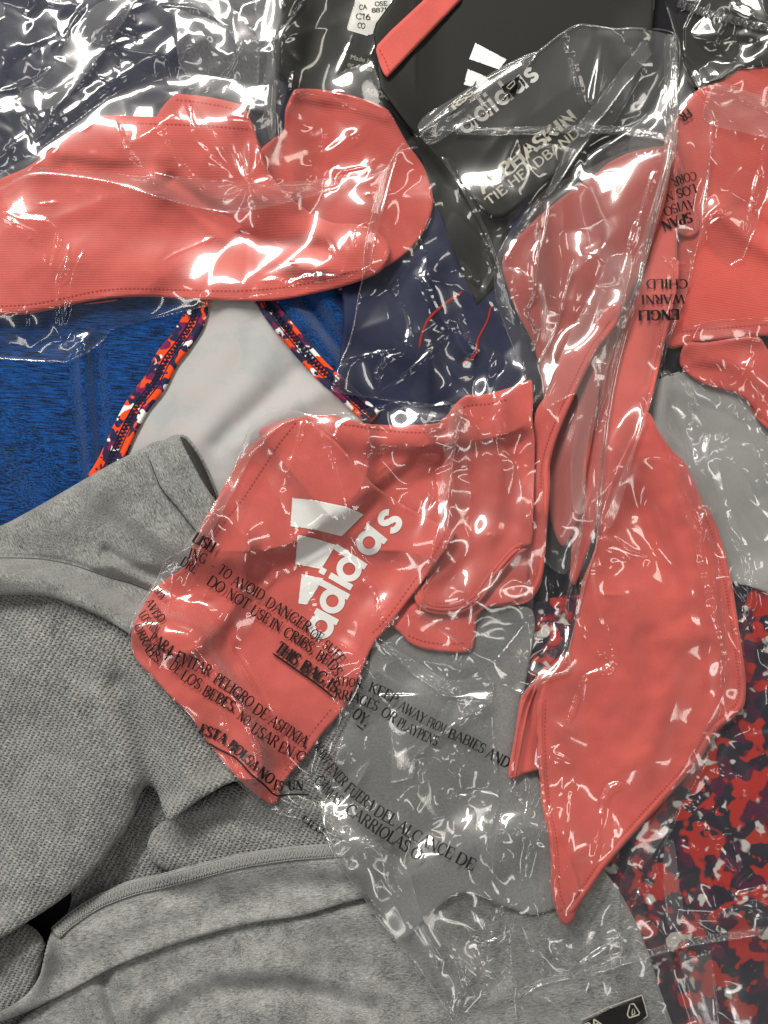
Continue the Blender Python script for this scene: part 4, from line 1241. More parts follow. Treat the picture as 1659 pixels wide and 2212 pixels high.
r = thing("headband", "broad coral headband folded over itself on the upper left, above blue shirt", "headband", 400, 470, group="coral headbands in clear bags")
sheet("rear_band", r, [(320, 300), (345, 240), (367, 213), (381, 203), (400, 204), (460, 211), (520, 226), (531, 234), (541, 258), (556, 300), (575, 345), (590, 400), (450, 430)], CORAL_A, 8, 8, edge=5, relief=lambda p: 4 + p.ridge([(380, 215), (460, 225), (530, 240)], 3, 20))
rb = sheet("middle_band", r, [(560, 330), (590, 300), (612, 284), (616, 240), (626, 212), (640, 192), (720, 197), (790, 215), (838, 237), (858, 270), (880, 310), (918, 365), (936, 435), (920, 492), (884, 540), (838, 574), (780, 590), (640, 580), (560, 460)], CORAL_R, 8, 10, edge=6,
           relief=lambda p: 8 + p.ridge([(640, 230), (650, 320), (640, 420)], 8, 34) - p.ridge([(700, 250), (690, 350)], 5, 30) + p.ridge([(760, 260), (790, 340), (800, 420)], 8, 40) + p.ridge([(640, 210), (740, 225), (830, 255)], 4, 12))
FA = [(-120, 455), (0, 387), (60, 360), (110, 323), (157, 290), (200, 260), (217, 250), (233, 249), (333, 252), (440, 253), (541, 262), (560, 320), (590, 385), (650, 445), (715, 480), (785, 486), (828, 512), (842, 545), (824, 584), (775, 608), (700, 629), (600, 648), (500, 650), (400, 646), (320, 641), (250, 643), (190, 651), (125, 666), (65, 678), (0, 682), (-120, 690)]
fb = sheet("front_band", r, FA, CORAL_A, 9, 12, gap=2, edge=7,
           relief=lambda p: 0.8 * smooth_noise(p.shape, 9, 5) + 0.7 * smooth_noise(p.shape, 22, 6) + 10 + p.ridge([(100, 520), (250, 470), (330, 420)], 12, 70) + p.ridge([(330, 380), (420, 450), (500, 520), (580, 560), (690, 575)], 14, 22) - p.ridge([(370, 395), (450, 452), (530, 512), (600, 535), (700, 540)], 22, 20)
           + p.ridge([(560, 420), (640, 490), (760, 520)], 14, 34) + p.ridge([(120, 330), (250, 350), (330, 345)], 6, 20) - p.ridge([(150, 350), (240, 362), (300, 360)], 6, 18) + p.ridge([(250, 600), (420, 590), (600, 600)], 5, 30))
stitches("stitching", r, [(195, 268), (235, 266), (333, 267), (440, 271), (541, 279)], None, fb)
stitches("stitching", r, [(378, 215), (420, 219), (480, 229), (535, 244)], None, None)
stitches("stitching", r, [(0, 661), (65, 657), (140, 643), (200, 630), (270, 623), (400, 626), (500, 628), (600, 622), (700, 604), (790, 578)], None, fb)
cord("folded_edge", r, [(-60, 684), (65, 681), (125, 669), (190, 655), (250, 647), (320, 645), (400, 650), (500, 654), (600, 652), (700, 633), (790, 606)], 4, CORAL_A, None, -6)
cord("folded_edge", r, [(100, 678), (190, 661), (250, 653), (320, 651), (400, 656), (500, 660), (600, 656), (700, 638)], 4, CORAL_A, None, -8)

r = thing("plastic_bag", "clear plastic bag with a folded lip across the broad upper left headband", "plastic bag", 400, 450, group="clear plastic garment bags")
star = (535, 398)
pk = [(435, 255), (460, 300), (478, 320), (500, 290), (515, 330), (540, 300), (570, 330), (610, 385), (600, 440), (560, 470), (520, 450), (640, 420), (480, 430), (455, 350)]
BA = [(-140, 390), (0, 372), (60, 340), (150, 270), (230, 210), (330, 160), (460, 120), (560, 60), (610, -140), (880, -140), (836, 60), (800, 120), (830, 200), (905, 320), (860, 330), (838, 420), (815, 500), (800, 575), (750, 600), (650, 625), (475, 655), (350, 685), (240, 712), (225, 735), (190, 762), (140, 785), (60, 780), (-140, 768)]
s = sheet("front_sheet", r, BA, FILM, 0, 24, gap=5, film=True, curl=2, smooth=False,
          relief=lambda p: p.facets(120, 3.2, 90, 10, 1.7) + p.crumple(34, 91, (0.15, 0.5), (14, 50), (5, 12), region=(590, 0, 830, 400)) + p.crumple(22, 92, (0.4, 0.8), (8, 25), (5, 9), region=(670, 260, 800, 390))
          + p.crumple(14, 93, (0.12, 0.45), region=(200, 130, 560, 300)) + p.crumple(30, 94, (0.15, 0.5), (10, 40), region=(-20, 680, 240, 790)) + p.crumple(14, 95, (0.05, 0.2), (30, 70), region=(0, 420, 700, 620))
          + sum(p.crease([star, q], 0.55, 7, 2.0, taper=0.3) for q in pk)
          + p.crease([(0, 447), (30, 470), (105, 481), (126, 510), (120, 545), (104, 588)], 0.75, 9, smooth=True) + p.crease([(0, 465), (60, 495), (75, 500), (95, 540), (103, 582)], 0.6, 8, smooth=True) + p.crease([(150, 528), (140, 580), (124, 610), (128, 680), (135, 712)], 0.7, 8) + p.crease([(182, 540), (160, 590), (150, 640), (138, 700)], 0.65, 8)
          + p.crease([(255, 258), (275, 320), (290, 342), (312, 362)], 0.6, 8) + p.crease([(335, 250), (370, 320), (405, 370), (445, 418)], 0.7, 8) + p.crease([(402, 205), (425, 290), (450, 320), (500, 380)], 0.6, 8)
          + p.crease([(335, 375), (380, 388), (470, 440)], 0.7, 14) + p.crease([(560, 608), (600, 606), (618, 616), (660, 600), (740, 598)], 0.7, 8) + p.crease([(75, 442), (130, 437)], 0.4, 12) + p.crease([(352, 565), (380, 548), (465, 512)], 0.6, 18)
          + p.crease([(640, 405), (720, 400), (730, 375), (790, 360)], 0.7, 8) + p.crease([(600, 180), (598, 260), (602, 300)], 0.6, 8) + p.crease([(880, 330), (840, 420), (815, 500)], 0.4, 8)
          + p.crease(t2((640, 200), (560, 420), (520, 480)), 0.6, 10) + p.crease(t2((240, 470), (250, 590), (370, 610)), 0.6, 9) + p.crease(t2((150, 300), (180, 200), (330, 0)), 0.6, 10) + p.crease(t2((510, 640), (600, 700), (660, 730)), 0.6, 8)
          + p.crease([(820, 470), (770, 490), (765, 530), (785, 550)], 0.5, 8, smooth=True) + p.crease([(700, 512), (725, 555)], 0.5, 8))
sheet("folded_edge", r, [(-100, 412), (0, 404), (40, 380), (62, 362), (127, 364), (300, 377), (420, 383), (553, 396), (700, 386), (835, 364), (790, 396), (720, 412), (650, 430), (580, 448), (500, 461), (470, 457), (417, 447), (333, 424), (233, 394), (100, 377), (50, 386), (0, 410), (-100, 424)], FILM_FLAT, 0, 6, gap=2, film=True, curl=2.5,
      relief=lambda p: p.crumple(16, 97, (0.1, 0.35), (8, 30), (4, 8), region=(480, 380, 760, 460)) + sum(p.crease([star, q], 0.4, 7, 2.0, taper=0.3) for q in pk[7:12]))
sheet("folded_edge", r, t2((-20, -20), (130, -20), (110, 260), (120, 380), (130, 900), (90, 900), (40, 600), (70, 350)), FILM_FLAT, 0, 6, gap=2, film=True, curl=2, relief=lambda p: p.crumple(12, 98, (0.2, 0.5), ang=88, spread=12))


# ================================================================== top centre: card with strap, then the big middle bag
r = thing("hang_card", "large black hang card with white three-bar logo and headband lettering, tilted", "hang card", 1050, 230, group="black hang cards")
cd = sheet("card", r, [(806, 70), (812, 50), (900, -70), (1420, -70), (1404, 140), (1330, 265), (1180, 392), (1112, 450), (1088, 467), (1062, 468), (1046, 455), (880, 270), (822, 192)], CARD, 4, 20, step=2, gap=3, smooth=False, relief=lambda p: 12)
bk = sheet("backing_card", r, [(890, 280), (1046, 458), (1062, 471), (1088, 470), (1118, 450), (1100, 500), (1070, 620), (1030, 660), (985, 560), (930, 400)], CARD, 3, 8, gap=-2, smooth=False)
tilt = -38
LC = T(829.5, 0, .5, [(395, 185), (530, 257), (497, 300), (368, 255)])
decal("logo_bar", r, LC, WHITE, cd, 1.2)
decal("logo_bar", r, T(829.5, 0, .5, [(362, 298), (440, 330), (455, 350), (420, 385), (345, 365)]), WHITE, cd, 1.2)


def wordmark(name, root, start, ang, xh, mat, s, track=0.06, letters="adidas"):
    V, F = [], []
    a0 = math.radians(ang); x = 0
    for ch in letters:
        w, st = glyph(ch, 'low')
        for q in st:
            i0 = len(V)
            for k in range(len(q)):
                for m in (0, 1):
                    gx, gy = q[k, m]
                    X = (x + gx) * xh; Y = gy * xh
                    V.append((start[0] + X * math.cos(a0) + Y * math.sin(a0), start[1] + X * math.sin(a0) - Y * math.cos(a0)))
            for k in range(len(q) - 1):
                F.append((i0 + 2 * k, i0 + 2 * k + 1, i0 + 2 * k + 3, i0 + 2 * k + 2))
        x += w + track
    return print_mesh(name, root, V, F, mat, s, 1.2)


wordmark("logo_lettering", r, (1006, 294), -38, 34, STICKER, cd)
write("card_lettering", r, "ALPHASKIN", T(829.5, 0, .5, [(428, 842), (838, 512)]), 28, CREAM, cd, 'sansb', 1.2)
write("card_lettering", r, "TIE HEADBAND", T(829.5, 0, .5, [(455, 890), (850, 580)]), 20, CREAM, cd, 'sans', 1.2)

r = thing("headband", "short end of a coral headband crossing the black hang card at the top", "headband", 900, 80, group="coral headbands in clear bags")
s = sheet("band", r, [(925, -60), (1010, -60), (996, 0), (836, 168), (826, 150), (812, 108), (815, 97), (843, 67), (915, 0)], CORAL_C, 8, 10, gap=2, edge=8, smooth=False, relief=lambda p: 2)
stitches("stitching", r, [(819, 105), (832, 130), (842, 156)], None, s)
cord("hem", r, [(814, 104), (824, 140), (836, 166)], 3.4, CORAL_C, s, -1)

# middle headband with logo
r = thing("headband", "coral headband with white three-bar logo, coiled in the centre of the pile", "headband", 760, 1250, group="coral headbands in clear bags")
lobe = [(1086, 560), (1150, 480), (1250, 400), (1330, 352), (1440, 330), (1440, 420), (1395, 560), (1350, 660), (1305, 760), (1290, 880), (1270, 1000), (1250, 1120), (1215, 1180), (1185, 1100), (1180, 960), (1170, 820), (1150, 740), (1110, 660)]
sheet("rear_fold", r, lobe, CORAL_V, 8, 12, gap=1, edge=6, relief=lambda p: 2 + p.ridge([(1380, 400), (1280, 560), (1220, 740)], 8, 40))
strap = [(1340, 660), (1338, 690), (1316, 722), (1294, 748), (1249, 838), (1206, 938), (1189, 1003), (1188, 1060), (1181, 1142), (1175, 1229), (1165, 1269), (1138, 1302), (1048, 1314), (1030, 1330), (1010, 1300), (1060, 1240), (1120, 1180), (1140, 1100), (1154, 1053), (1156, 1000), (1152, 930), (1159, 885), (1186, 843), (1207, 782), (1219, 755), (1264, 732), (1285, 704), (1305, 670), (1325, 655)]
HAZE = (r, [(1070, 640), (1075, 550), (1130, 460), (1185, 405), (1260, 370), (1340, 330), (1440, 312), (1452, 352), (1426, 450), (1400, 553), (1340, 740), (1310, 860), (1260, 1000), (1262, 1150), (1220, 1240), (1170, 1200), (1165, 1000), (1150, 880), (1110, 760)])
bag_c = thing("plastic_bag", "long clear printed bag with suffocation warning, holding the logo headband in the centre", "plastic bag", 820, 1100, group="clear plastic garment bags")
sheet("inner_sheet", bag_c, HAZE[1], FILM_HAZY_SHADED, 0, 10, gap=1, film=True, curl=1.5, relief=lambda p: p.crumple(26, 115, (0.1, 0.35), ang=100, spread=15))
st = sheet("rear_strap", r, strap, CORAL_V, 8, 12, gap=1, edge=6, relief=lambda p: 8 + p.ridge([(1240, 760), (1200, 860), (1176, 960), (1168, 1100)], 8, 22))
cord("rolled_edge", r, [(1333, 664), (1331, 690), (1308, 722), (1286, 750), (1241, 840), (1198, 940), (1181, 1003), (1180, 1060), (1175, 1142), (1168, 1225), (1157, 1262), (1132, 1292), (1050, 1304)], 7, CORAL_V, st, -1, squash=0.9, rib=0.05)
stitches("stitching", r, [(1318, 692), (1297, 722), (1274, 752), (1230, 842), (1188, 940), (1170, 1003), (1168, 1060)], None, st, 8, 5)
outer = [(905, 1190), (850, 1280), (822, 1330), (842, 1350), (865, 1368), (885, 1389), (915, 1402), (961, 1408), (995, 1410), (1020, 1402), (1026, 1378), (1031, 1332), (1048, 1314), (1101, 1302), (1132, 1282), (1140, 1220), (1100, 1150)]
ou = sheet("outer_coil", r, outer, CORAL_C, 8, 7, gap=0.5, edge=6, relief=lambda p: 4 - p.ridge([(860, 1320), (960, 1345), (1060, 1280)], 5, 18))
stitches("stitching", r, [(880, 1372), (915, 1385), (961, 1391), (1010, 1388)], None, ou)
inner = [(560, 935), (600, 912), (655, 900), (720, 899), (786, 914), (836, 918), (886, 918), (946, 913), (966, 896), (983, 873), (1006, 855), (1053, 850), (1106, 836), (1146, 821), (1152, 853), (1150, 903), (1155, 953), (1152, 1106), (1148, 1176), (1141, 1178), (1125, 1184), (1101, 1210), (1068, 1250), (1041, 1290), (1008, 1313), (961, 1320), (921, 1313), (906, 1296), (903, 1272), (925, 1249), (900, 1200), (780, 1180)]
inn = sheet("inner_coil", r, inner, CORAL_C, 9, 8, gap=1.5, edge=6,
            relief=lambda p: 0.8 * smooth_noise(p.shape, 9, 5) + 0.7 * smooth_noise(p.shape, 22, 6) + 8 + p.ridge([(1085, 860), (1080, 1000), (1060, 1160), (1010, 1270)], 13, 22) - p.ridge([(1020, 880), (1020, 1020), (1005, 1150)], 9, 18) + p.ridge([(985, 900), (975, 1050), (960, 1200)], 13, 16) - p.ridge([(950, 940), (945, 1050)], 5, 14)
            + p.ridge([(720, 930), (800, 950), (900, 945)], 5, 24))
IE = [(1138, 1186), (1120, 1194), (1098, 1216), (1064, 1256), (1036, 1295), (1006, 1316), (961, 1324), (920, 1317), (902, 1298), (899, 1270), (915, 1246), (940, 1210)]
for o, lf in ((0, -1), (7, -4), (14, -7)):
    cord("folded_edge", r, offs(IE, o), 4.4, CORAL_C, None if o else inn, lf if not o else -1.5)
stitches("stitching", r, [(1085, 1215), (1052, 1256), (1026, 1288), (996, 1300), (961, 1304), (925, 1302)], None, inn, 8, 5)
stitches("stitching", r, t4((430, 1080), (640, 1100), (850, 1130), (1000, 1142), (1180, 1138), (1240, 1110)), None, inn)
stitches("stitching", r, t4((1290, 1010), (1370, 970), (1500, 958), (1640, 928)), None, inn)
front = [(286, 1361), (303, 1316), (336, 1270), (368, 1244), (400, 1222), (423, 1160), (456, 1103), (483, 1058), (505, 1010), (530, 975), (553, 953), (600, 917), (627, 903), (655, 903), (690, 925), (726, 955), (770, 1005), (806, 1046), (850, 1077), (900, 1106), (940, 1127), (985, 1151), (975, 1172), (961, 1192), (918, 1249), (888, 1289), (861, 1325), (835, 1359), (811, 1386), (795, 1416), (770, 1481), (740, 1535), (696, 1585), (660, 1635), (626, 1672), (610, 1695), (598, 1731), (586, 1737), (564, 1724), (530, 1697), (490, 1655), (450, 1605), (410, 1546), (366, 1502), (326, 1459), (293, 1422), (283, 1392)]
fr = sheet("front_panel", r, front, CORAL_C, 9, 9, gap=3, edge=7,
           relief=lambda p: 0.8 * smooth_noise(p.shape, 9, 5) + 0.7 * smooth_noise(p.shape, 22, 6) + 8 + p.ridge([(420, 1300), (520, 1420), (600, 1560)], 9, 80) + p.ridge([(640, 960), (700, 1060), (760, 1130)], 7, 40) + p.ridge([(520, 1100), (600, 1200), (720, 1300)], 5, 70) - p.ridge([(640, 930), (560, 1060), (480, 1180)], 3, 24))
stitches("stitching", r, [(640, 912), (600, 962), (556, 1030), (526, 1075), (492, 1118), (462, 1162), (440, 1210)], None, fr)
stitches("stitching", r, [(962, 1152), (944, 1186), (905, 1240), (875, 1282), (846, 1322), (820, 1352), (800, 1372)], None, fr, 10, 6)
stitches("stitching", r, [(716, 1530), (672, 1584), (632, 1640), (596, 1696)], None, fr, 10, 6)
cord("folded_edge", r, [(982, 1158), (970, 1182), (924, 1246), (894, 1286), (866, 1322), (840, 1356), (815, 1384)], 4.2, CORAL_C, None, -7)
cord("folded_edge", r, [(498, 1030), (470, 1085), (432, 1150), (410, 1215)], 4.2, CORAL_C, None, -4)
decal("logo_bar", r, t6((1064, 15), (1200, 30), (1400, 72), (1490, 105), (1527, 124), (1480, 172), (1385, 266), (1220, 226), (1052, 200)), WHITE, fr, 1.2)
decal("logo_bar", r, t6((1100, 256), (1220, 282), (1348, 322), (1300, 400), (1252, 478), (1084, 447)), WHITE, fr, 1.2)
decal("logo_bar", r, t6((1125, 510), (1268, 540), (1212, 625), (1160, 709), (1104, 700)), WHITE, fr, 1.2)


def letter_at(ch, cx, cy_, ang, xh, V, F):
    w, st_ = glyph(ch, 'low')
    ox = .5 if ch in 'ad' else (.18 if ch == 'i' else .40)
    a = math.radians(ang)
    for q in st_:
        i0 = len(V)
        for k in range(len(q)):
            for m in (0, 1):
                gx, gy = (q[k, m][0] - ox) * xh, (q[k, m][1] - .5) * xh
                V.append((cx + gx * math.cos(a) + gy * math.sin(a), cy_ + gx * math.sin(a) - gy * math.cos(a)))
        for k in range(len(q) - 1):
            F.append((i0 + 2 * k, i0 + 2 * k + 1, i0 + 2 * k + 3, i0 + 2 * k + 2))


LV, LF = [], []
for ch, x, y, a in (('a', 694, 1353, -62), ('d', 718, 1298, -62), ('i', 736, 1256, -60), ('d', 754, 1229, -56), ('a', 797, 1172, -51), ('s', 842, 1126, -46)):
    letter_at(ch, x, y, a, 55, LV, LF)
print_mesh("logo_lettering", r, LV, LF, WHITE, fr, 1.6)

# ------------------------------------------------------------------ the big printed bag
r = bag_c
UP = [(905, 285), (985, 215), (1060, 165), (1160, 112), (1213, 72), (1250, 53), (1293, 57), (1333, 62), (1373, 60), (1461, 77), (1464, 187), (1461, 312), (1452, 352), (1426, 450), (1400, 553), (1375, 640), (1345, 728), (1322, 803), (1305, 936), (1296, 1020), (1288, 1090), (1291, 1106), (1289, 1176), (1266, 1250), (1250, 1322), (1230, 1400), (1228, 1448), (1186, 1462), (1150, 1476), (1130, 1500), (1080, 1480),
      (1062, 1440), (900, 1330), (980, 1000), (860, 870), (713, 845), (736, 780), (753, 743), (766, 693), (775, 636), (783, 600), (786, 553), (793, 507), (813, 430), (826, 390), (853, 333), (872, 308)]
s_up = sheet("upper_sheet", r, UP, FILM, 0, 14, gap=4, film=True, curl=2.5, smooth=False,
             relief=lambda p: p.facets(75, 5.5, 100, 75, 2) + p.crumple(60, 101, (0.12, 0.45), ang=75, spread=30, region=(1050, 300, 1420, 900)) + p.crumple(40, 102, (0.15, 0.5), region=(740, 560, 1130, 900)) + p.crumple(50, 103, (0.1, 0.4), ang=95, spread=18, region=(1130, 850, 1330, 1470))
             + p.crumple(24, 104, (0.1, 0.3), ang=-35, spread=25, region=(920, 80, 1450, 300)) + p.crumple(18, 105, (0.4, 0.8), (8, 24), (5, 9), region=(1120, 1330, 1230, 1420))
             + p.crease(t3((260, 0), (310, 150), (345, 240), (400, 420), (490, 740)), 0.6, 9) + p.crease(t3((580, 0), (650, 130), (720, 230), (845, 450)), 0.65, 11) + p.crease(t3((400, 840), (500, 880), (420, 1010), (280, 1250)), 0.45, 8)
             + p.crease([(956, 340), (983, 383), (1013, 430), (1046, 493), (1072, 560)], 0.5, 12) + p.crease([(962, 340), (995, 400), (1050, 525), (1065, 590), (1050, 630), (1110, 680), (1155, 740)], 0.65, 12)
             + p.crease([(1185, 425), (1175, 500), (1155, 550), (1152, 640), (1135, 675), (1157, 712), (1152, 760)], 0.85, 11) + p.crease([(1180, 425), (1130, 500), (1090, 570)], 0.8, 14) + p.crease([(1290, 520), (1260, 540), (1290, 550)], 0.6, 9, smooth=True)
             + p.crease([(860, 600), (853, 626), (866, 650), (880, 686), (884, 720), (876, 750), (843, 770), (820, 793), (818, 820), (821, 848)], 0.85, 12, smooth=True) + p.crease([(740, 780), (803, 766), (873, 753)], 0.6, 10) + p.crease([(821, 848), (863, 820), (903, 786), (973, 720)], 0.6, 11)
             + p.crease([(916, 603), (930, 646), (960, 696), (1003, 740), (1036, 763)], 0.6, 10) + p.crease([(1050, 553), (1063, 596), (1050, 630), (1073, 663), (1106, 720)], 0.65, 9) + p.crease([(860, 863), (880, 890), (920, 916), (953, 928)], 0.7, 8) + p.crease([(863, 866), (896, 880), (976, 875)], 0.6, 8)
             + p.crease([(906, 500), (912, 530), (922, 560), (908, 590)], 0.7, 9, smooth=True) + p.crease([(996, 530), (1030, 610), (990, 560)], 0.6, 16) + p.crease([(990, 690), (1000, 720), (1025, 745)], 0.6, 9)
             + p.crease(t5((800, 0), (780, 200), (710, 520), (650, 750), (595, 1150), (572, 1400), (540, 1600)), 0.7, 12) + p.crease(t5((900, 0), (830, 250), (760, 500)), 0.5, 9) + p.crease([(1418, 360), (1380, 480), (1330, 640)], 0.5, 9)
             + p.crease([(1438, 90), (1440, 200), (1436, 300)], 0.5, 8) + p.crease(t9((160, 320), (95, 600), (110, 750), (180, 800)), 0.65, 9, smooth=True) + p.crease(t9((240, 380), (300, 620), (330, 780)), 0.55, 8) + p.crease(t9((190, 700), (300, 900)), 0.6, 9) + p.crease(t9((380, 500), (340, 780), (360, 1000)), 0.5, 8)
             + p.crease(t5((10, 130), (20, 280), (110, 560), (150, 600)), 0.6, 9) + p.crease([(1383, 300), (1390, 318), (1394, 335)], 0.7, 9) + p.crease([(1397, 345), (1430, 336)], 0.6, 7) + p.crease(t3((870, 1040), (960, 1010), (990, 1000)), 0.5, 7))
sheet("flap_sheet", r, [(903, 287), (985, 214), (1060, 164), (1160, 112), (1213, 72), (1250, 53), (1293, 57), (1333, 62), (1373, 60), (1461, 77), (1464, 187), (1461, 314), (1440, 300), (1373, 287), (1240, 280), (1106, 285), (985, 283)], FILM_MILKY, 0, 12, gap=1.5, film=True, curl=2, smooth=False,
      relief=lambda p: p.facets(70, 2.5, 116, -35, 2))
SU = [(985, 281), (1050, 284), (1106, 283), (1180, 281), (1240, 278), (1320, 281), (1373, 286), (1440, 298), (1461, 312)]
sheet("sealed_seam", r, band(SU, -9, 9), SEAL, 0, 4, gap=2, film=True, curl=2, relief=lambda p: np.abs(p.facets(11, 3.0, 110)))
sheet("folded_edge", r, [(902, 272), (915, 252), (985, 208), (1060, 158), (1106, 132), (1160, 112), (1130, 160), (1106, 196), (1060, 236), (1000, 272), (936, 311), (922, 311), (910, 295)], FILM_FLAT, 0, 6, gap=3, film=True, curl=2.5, relief=lambda p: 3 + p.ridge([(915, 280), (1000, 228), (1130, 145)], 6, 12))
sheet("folded_edge", r, t3((780, 350), (835, 262), (870, 262), (905, 350), (560, 790), (500, 900), (360, 1110), (240, 1270), (215, 1250), (350, 960), (440, 790)), FILM_FLAT, 0, 6, gap=2, film=True, curl=2.5, smooth=False)
sheet("folded_edge", r, [(1436, 80), (1461, 78), (1464, 187), (1461, 312), (1452, 352), (1426, 450), (1400, 553), (1366, 650), (1345, 728), (1322, 803), (1308, 870), (1330, 740), (1345, 640), (1372, 553), (1400, 470), (1432, 350), (1438, 250)], FILM_FLAT, 0, 6, gap=2.5, film=True, curl=2.5, relief=lambda p: p.crumple(14, 111, (0.1, 0.35), ang=105, spread=8))
sheet("folded_edge", r, t5((860, 1050), (880, 1060), (800, 1250), (740, 1480), (690, 1659), (640, 1760), (600, 1760), (650, 1560), (760, 1300)), FILM_FLAT, 0, 5, gap=2, film=True, curl=2)
sheet("folded_edge", r, t5((200, 990), (330, 600), (560, 150), (640, 0), (780, 0), (740, 250), (700, 500), (560, 900), (480, 1300), (480, 1659), (400, 1659), (380, 1300), (420, 900)), FILM_FLAT, 0, 8, gap=2, film=True, curl=1, relief=lambda p: p.crumple(22, 112, (0.1, 0.3), ang=108, spread=10))
for txt, pts, h, stl in (("ON", t5((180, 290), (265, 215)), 16, 'bold'),):
    pass
decal("recycling_label", r, T(829.5, 0, .5, [(507, 375), (588, 325), (570, 402), (520, 400)]), INK, None, 2.2)
cord("recycling_mark", r, T(829.5, 0, .5, [(528, 378), (560, 348), (566, 362), (545, 385), (528, 378)]), 1.3, CREAM, None, 2.8, smooth=False)
decal("recycling_label", r, T(829.5, 0, .5, [(275, 460), (345, 425), (400, 345), (390, 390), (345, 445), (285, 492)]), m_plain("grey_ink", (0.05, 0.055, 0.065), 0.5, 0.3), None, 2.2)
write("label_lettering", r, "RSS", T(829.5, 0, .5, [(302, 478), (390, 400)]), 12, CREAM, None, 'sansb', 3.0)

LOW = [(580, 893), (625, 884), (690, 897), (760, 890), (860, 866), (960, 876), (1010, 900), (1120, 1000), (1160, 1200), (1150, 1330), (1062, 1440), (1068, 1480), (1062, 1520), (1076, 1671), (1079, 1740), (1060, 1800), (1058, 1860), (1080, 1910), (1100, 1975), (1106, 2040), (1105, 2098), (1058, 2149), (978, 2211), (935, 2136), (898, 2082), (825, 1996), (791, 1946), (741, 1879), (712, 1828), (700, 1800), (660, 1772), (600, 1757), (560, 1738), (500, 1672), (410, 1553), (330, 1468), (284, 1400), (279, 1368), (298, 1313), (328, 1273), (343, 1243), (360, 1208), (388, 1193), (422, 1158), (447, 1113), (478, 1058), (503, 1018), (523, 963), (540, 920)]
pst = t8((935, 325))[0]
pp = t8((700, 200), (780, 170), (860, 90), (900, 60), (940, 40), (985, 60), (1060, 120), (1200, 200), (1230, 300), (1230, 430), (1050, 430), (800, 400), (760, 300))
sheet("back_sheet", r, [(740, 1500), (860, 1420), (1040, 1440), (1068, 1480), (1062, 1520), (1072, 1671), (1074, 1740), (1055, 1800), (1054, 1860), (1076, 1910), (1094, 1975), (1100, 2040), (1098, 2092), (1052, 2140), (980, 2196), (944, 2136), (906, 2082), (833, 1996), (799, 1946), (749, 1879), (716, 1800), (712, 1650)], FILM_MILKY, 0, 14, gap=2, film=True, curl=2, smooth=False,
      relief=lambda p: p.facets(95, 7, 140, 60, 1.6) + p.crumple(20, 141, (0.15, 0.4), (20, 60)))
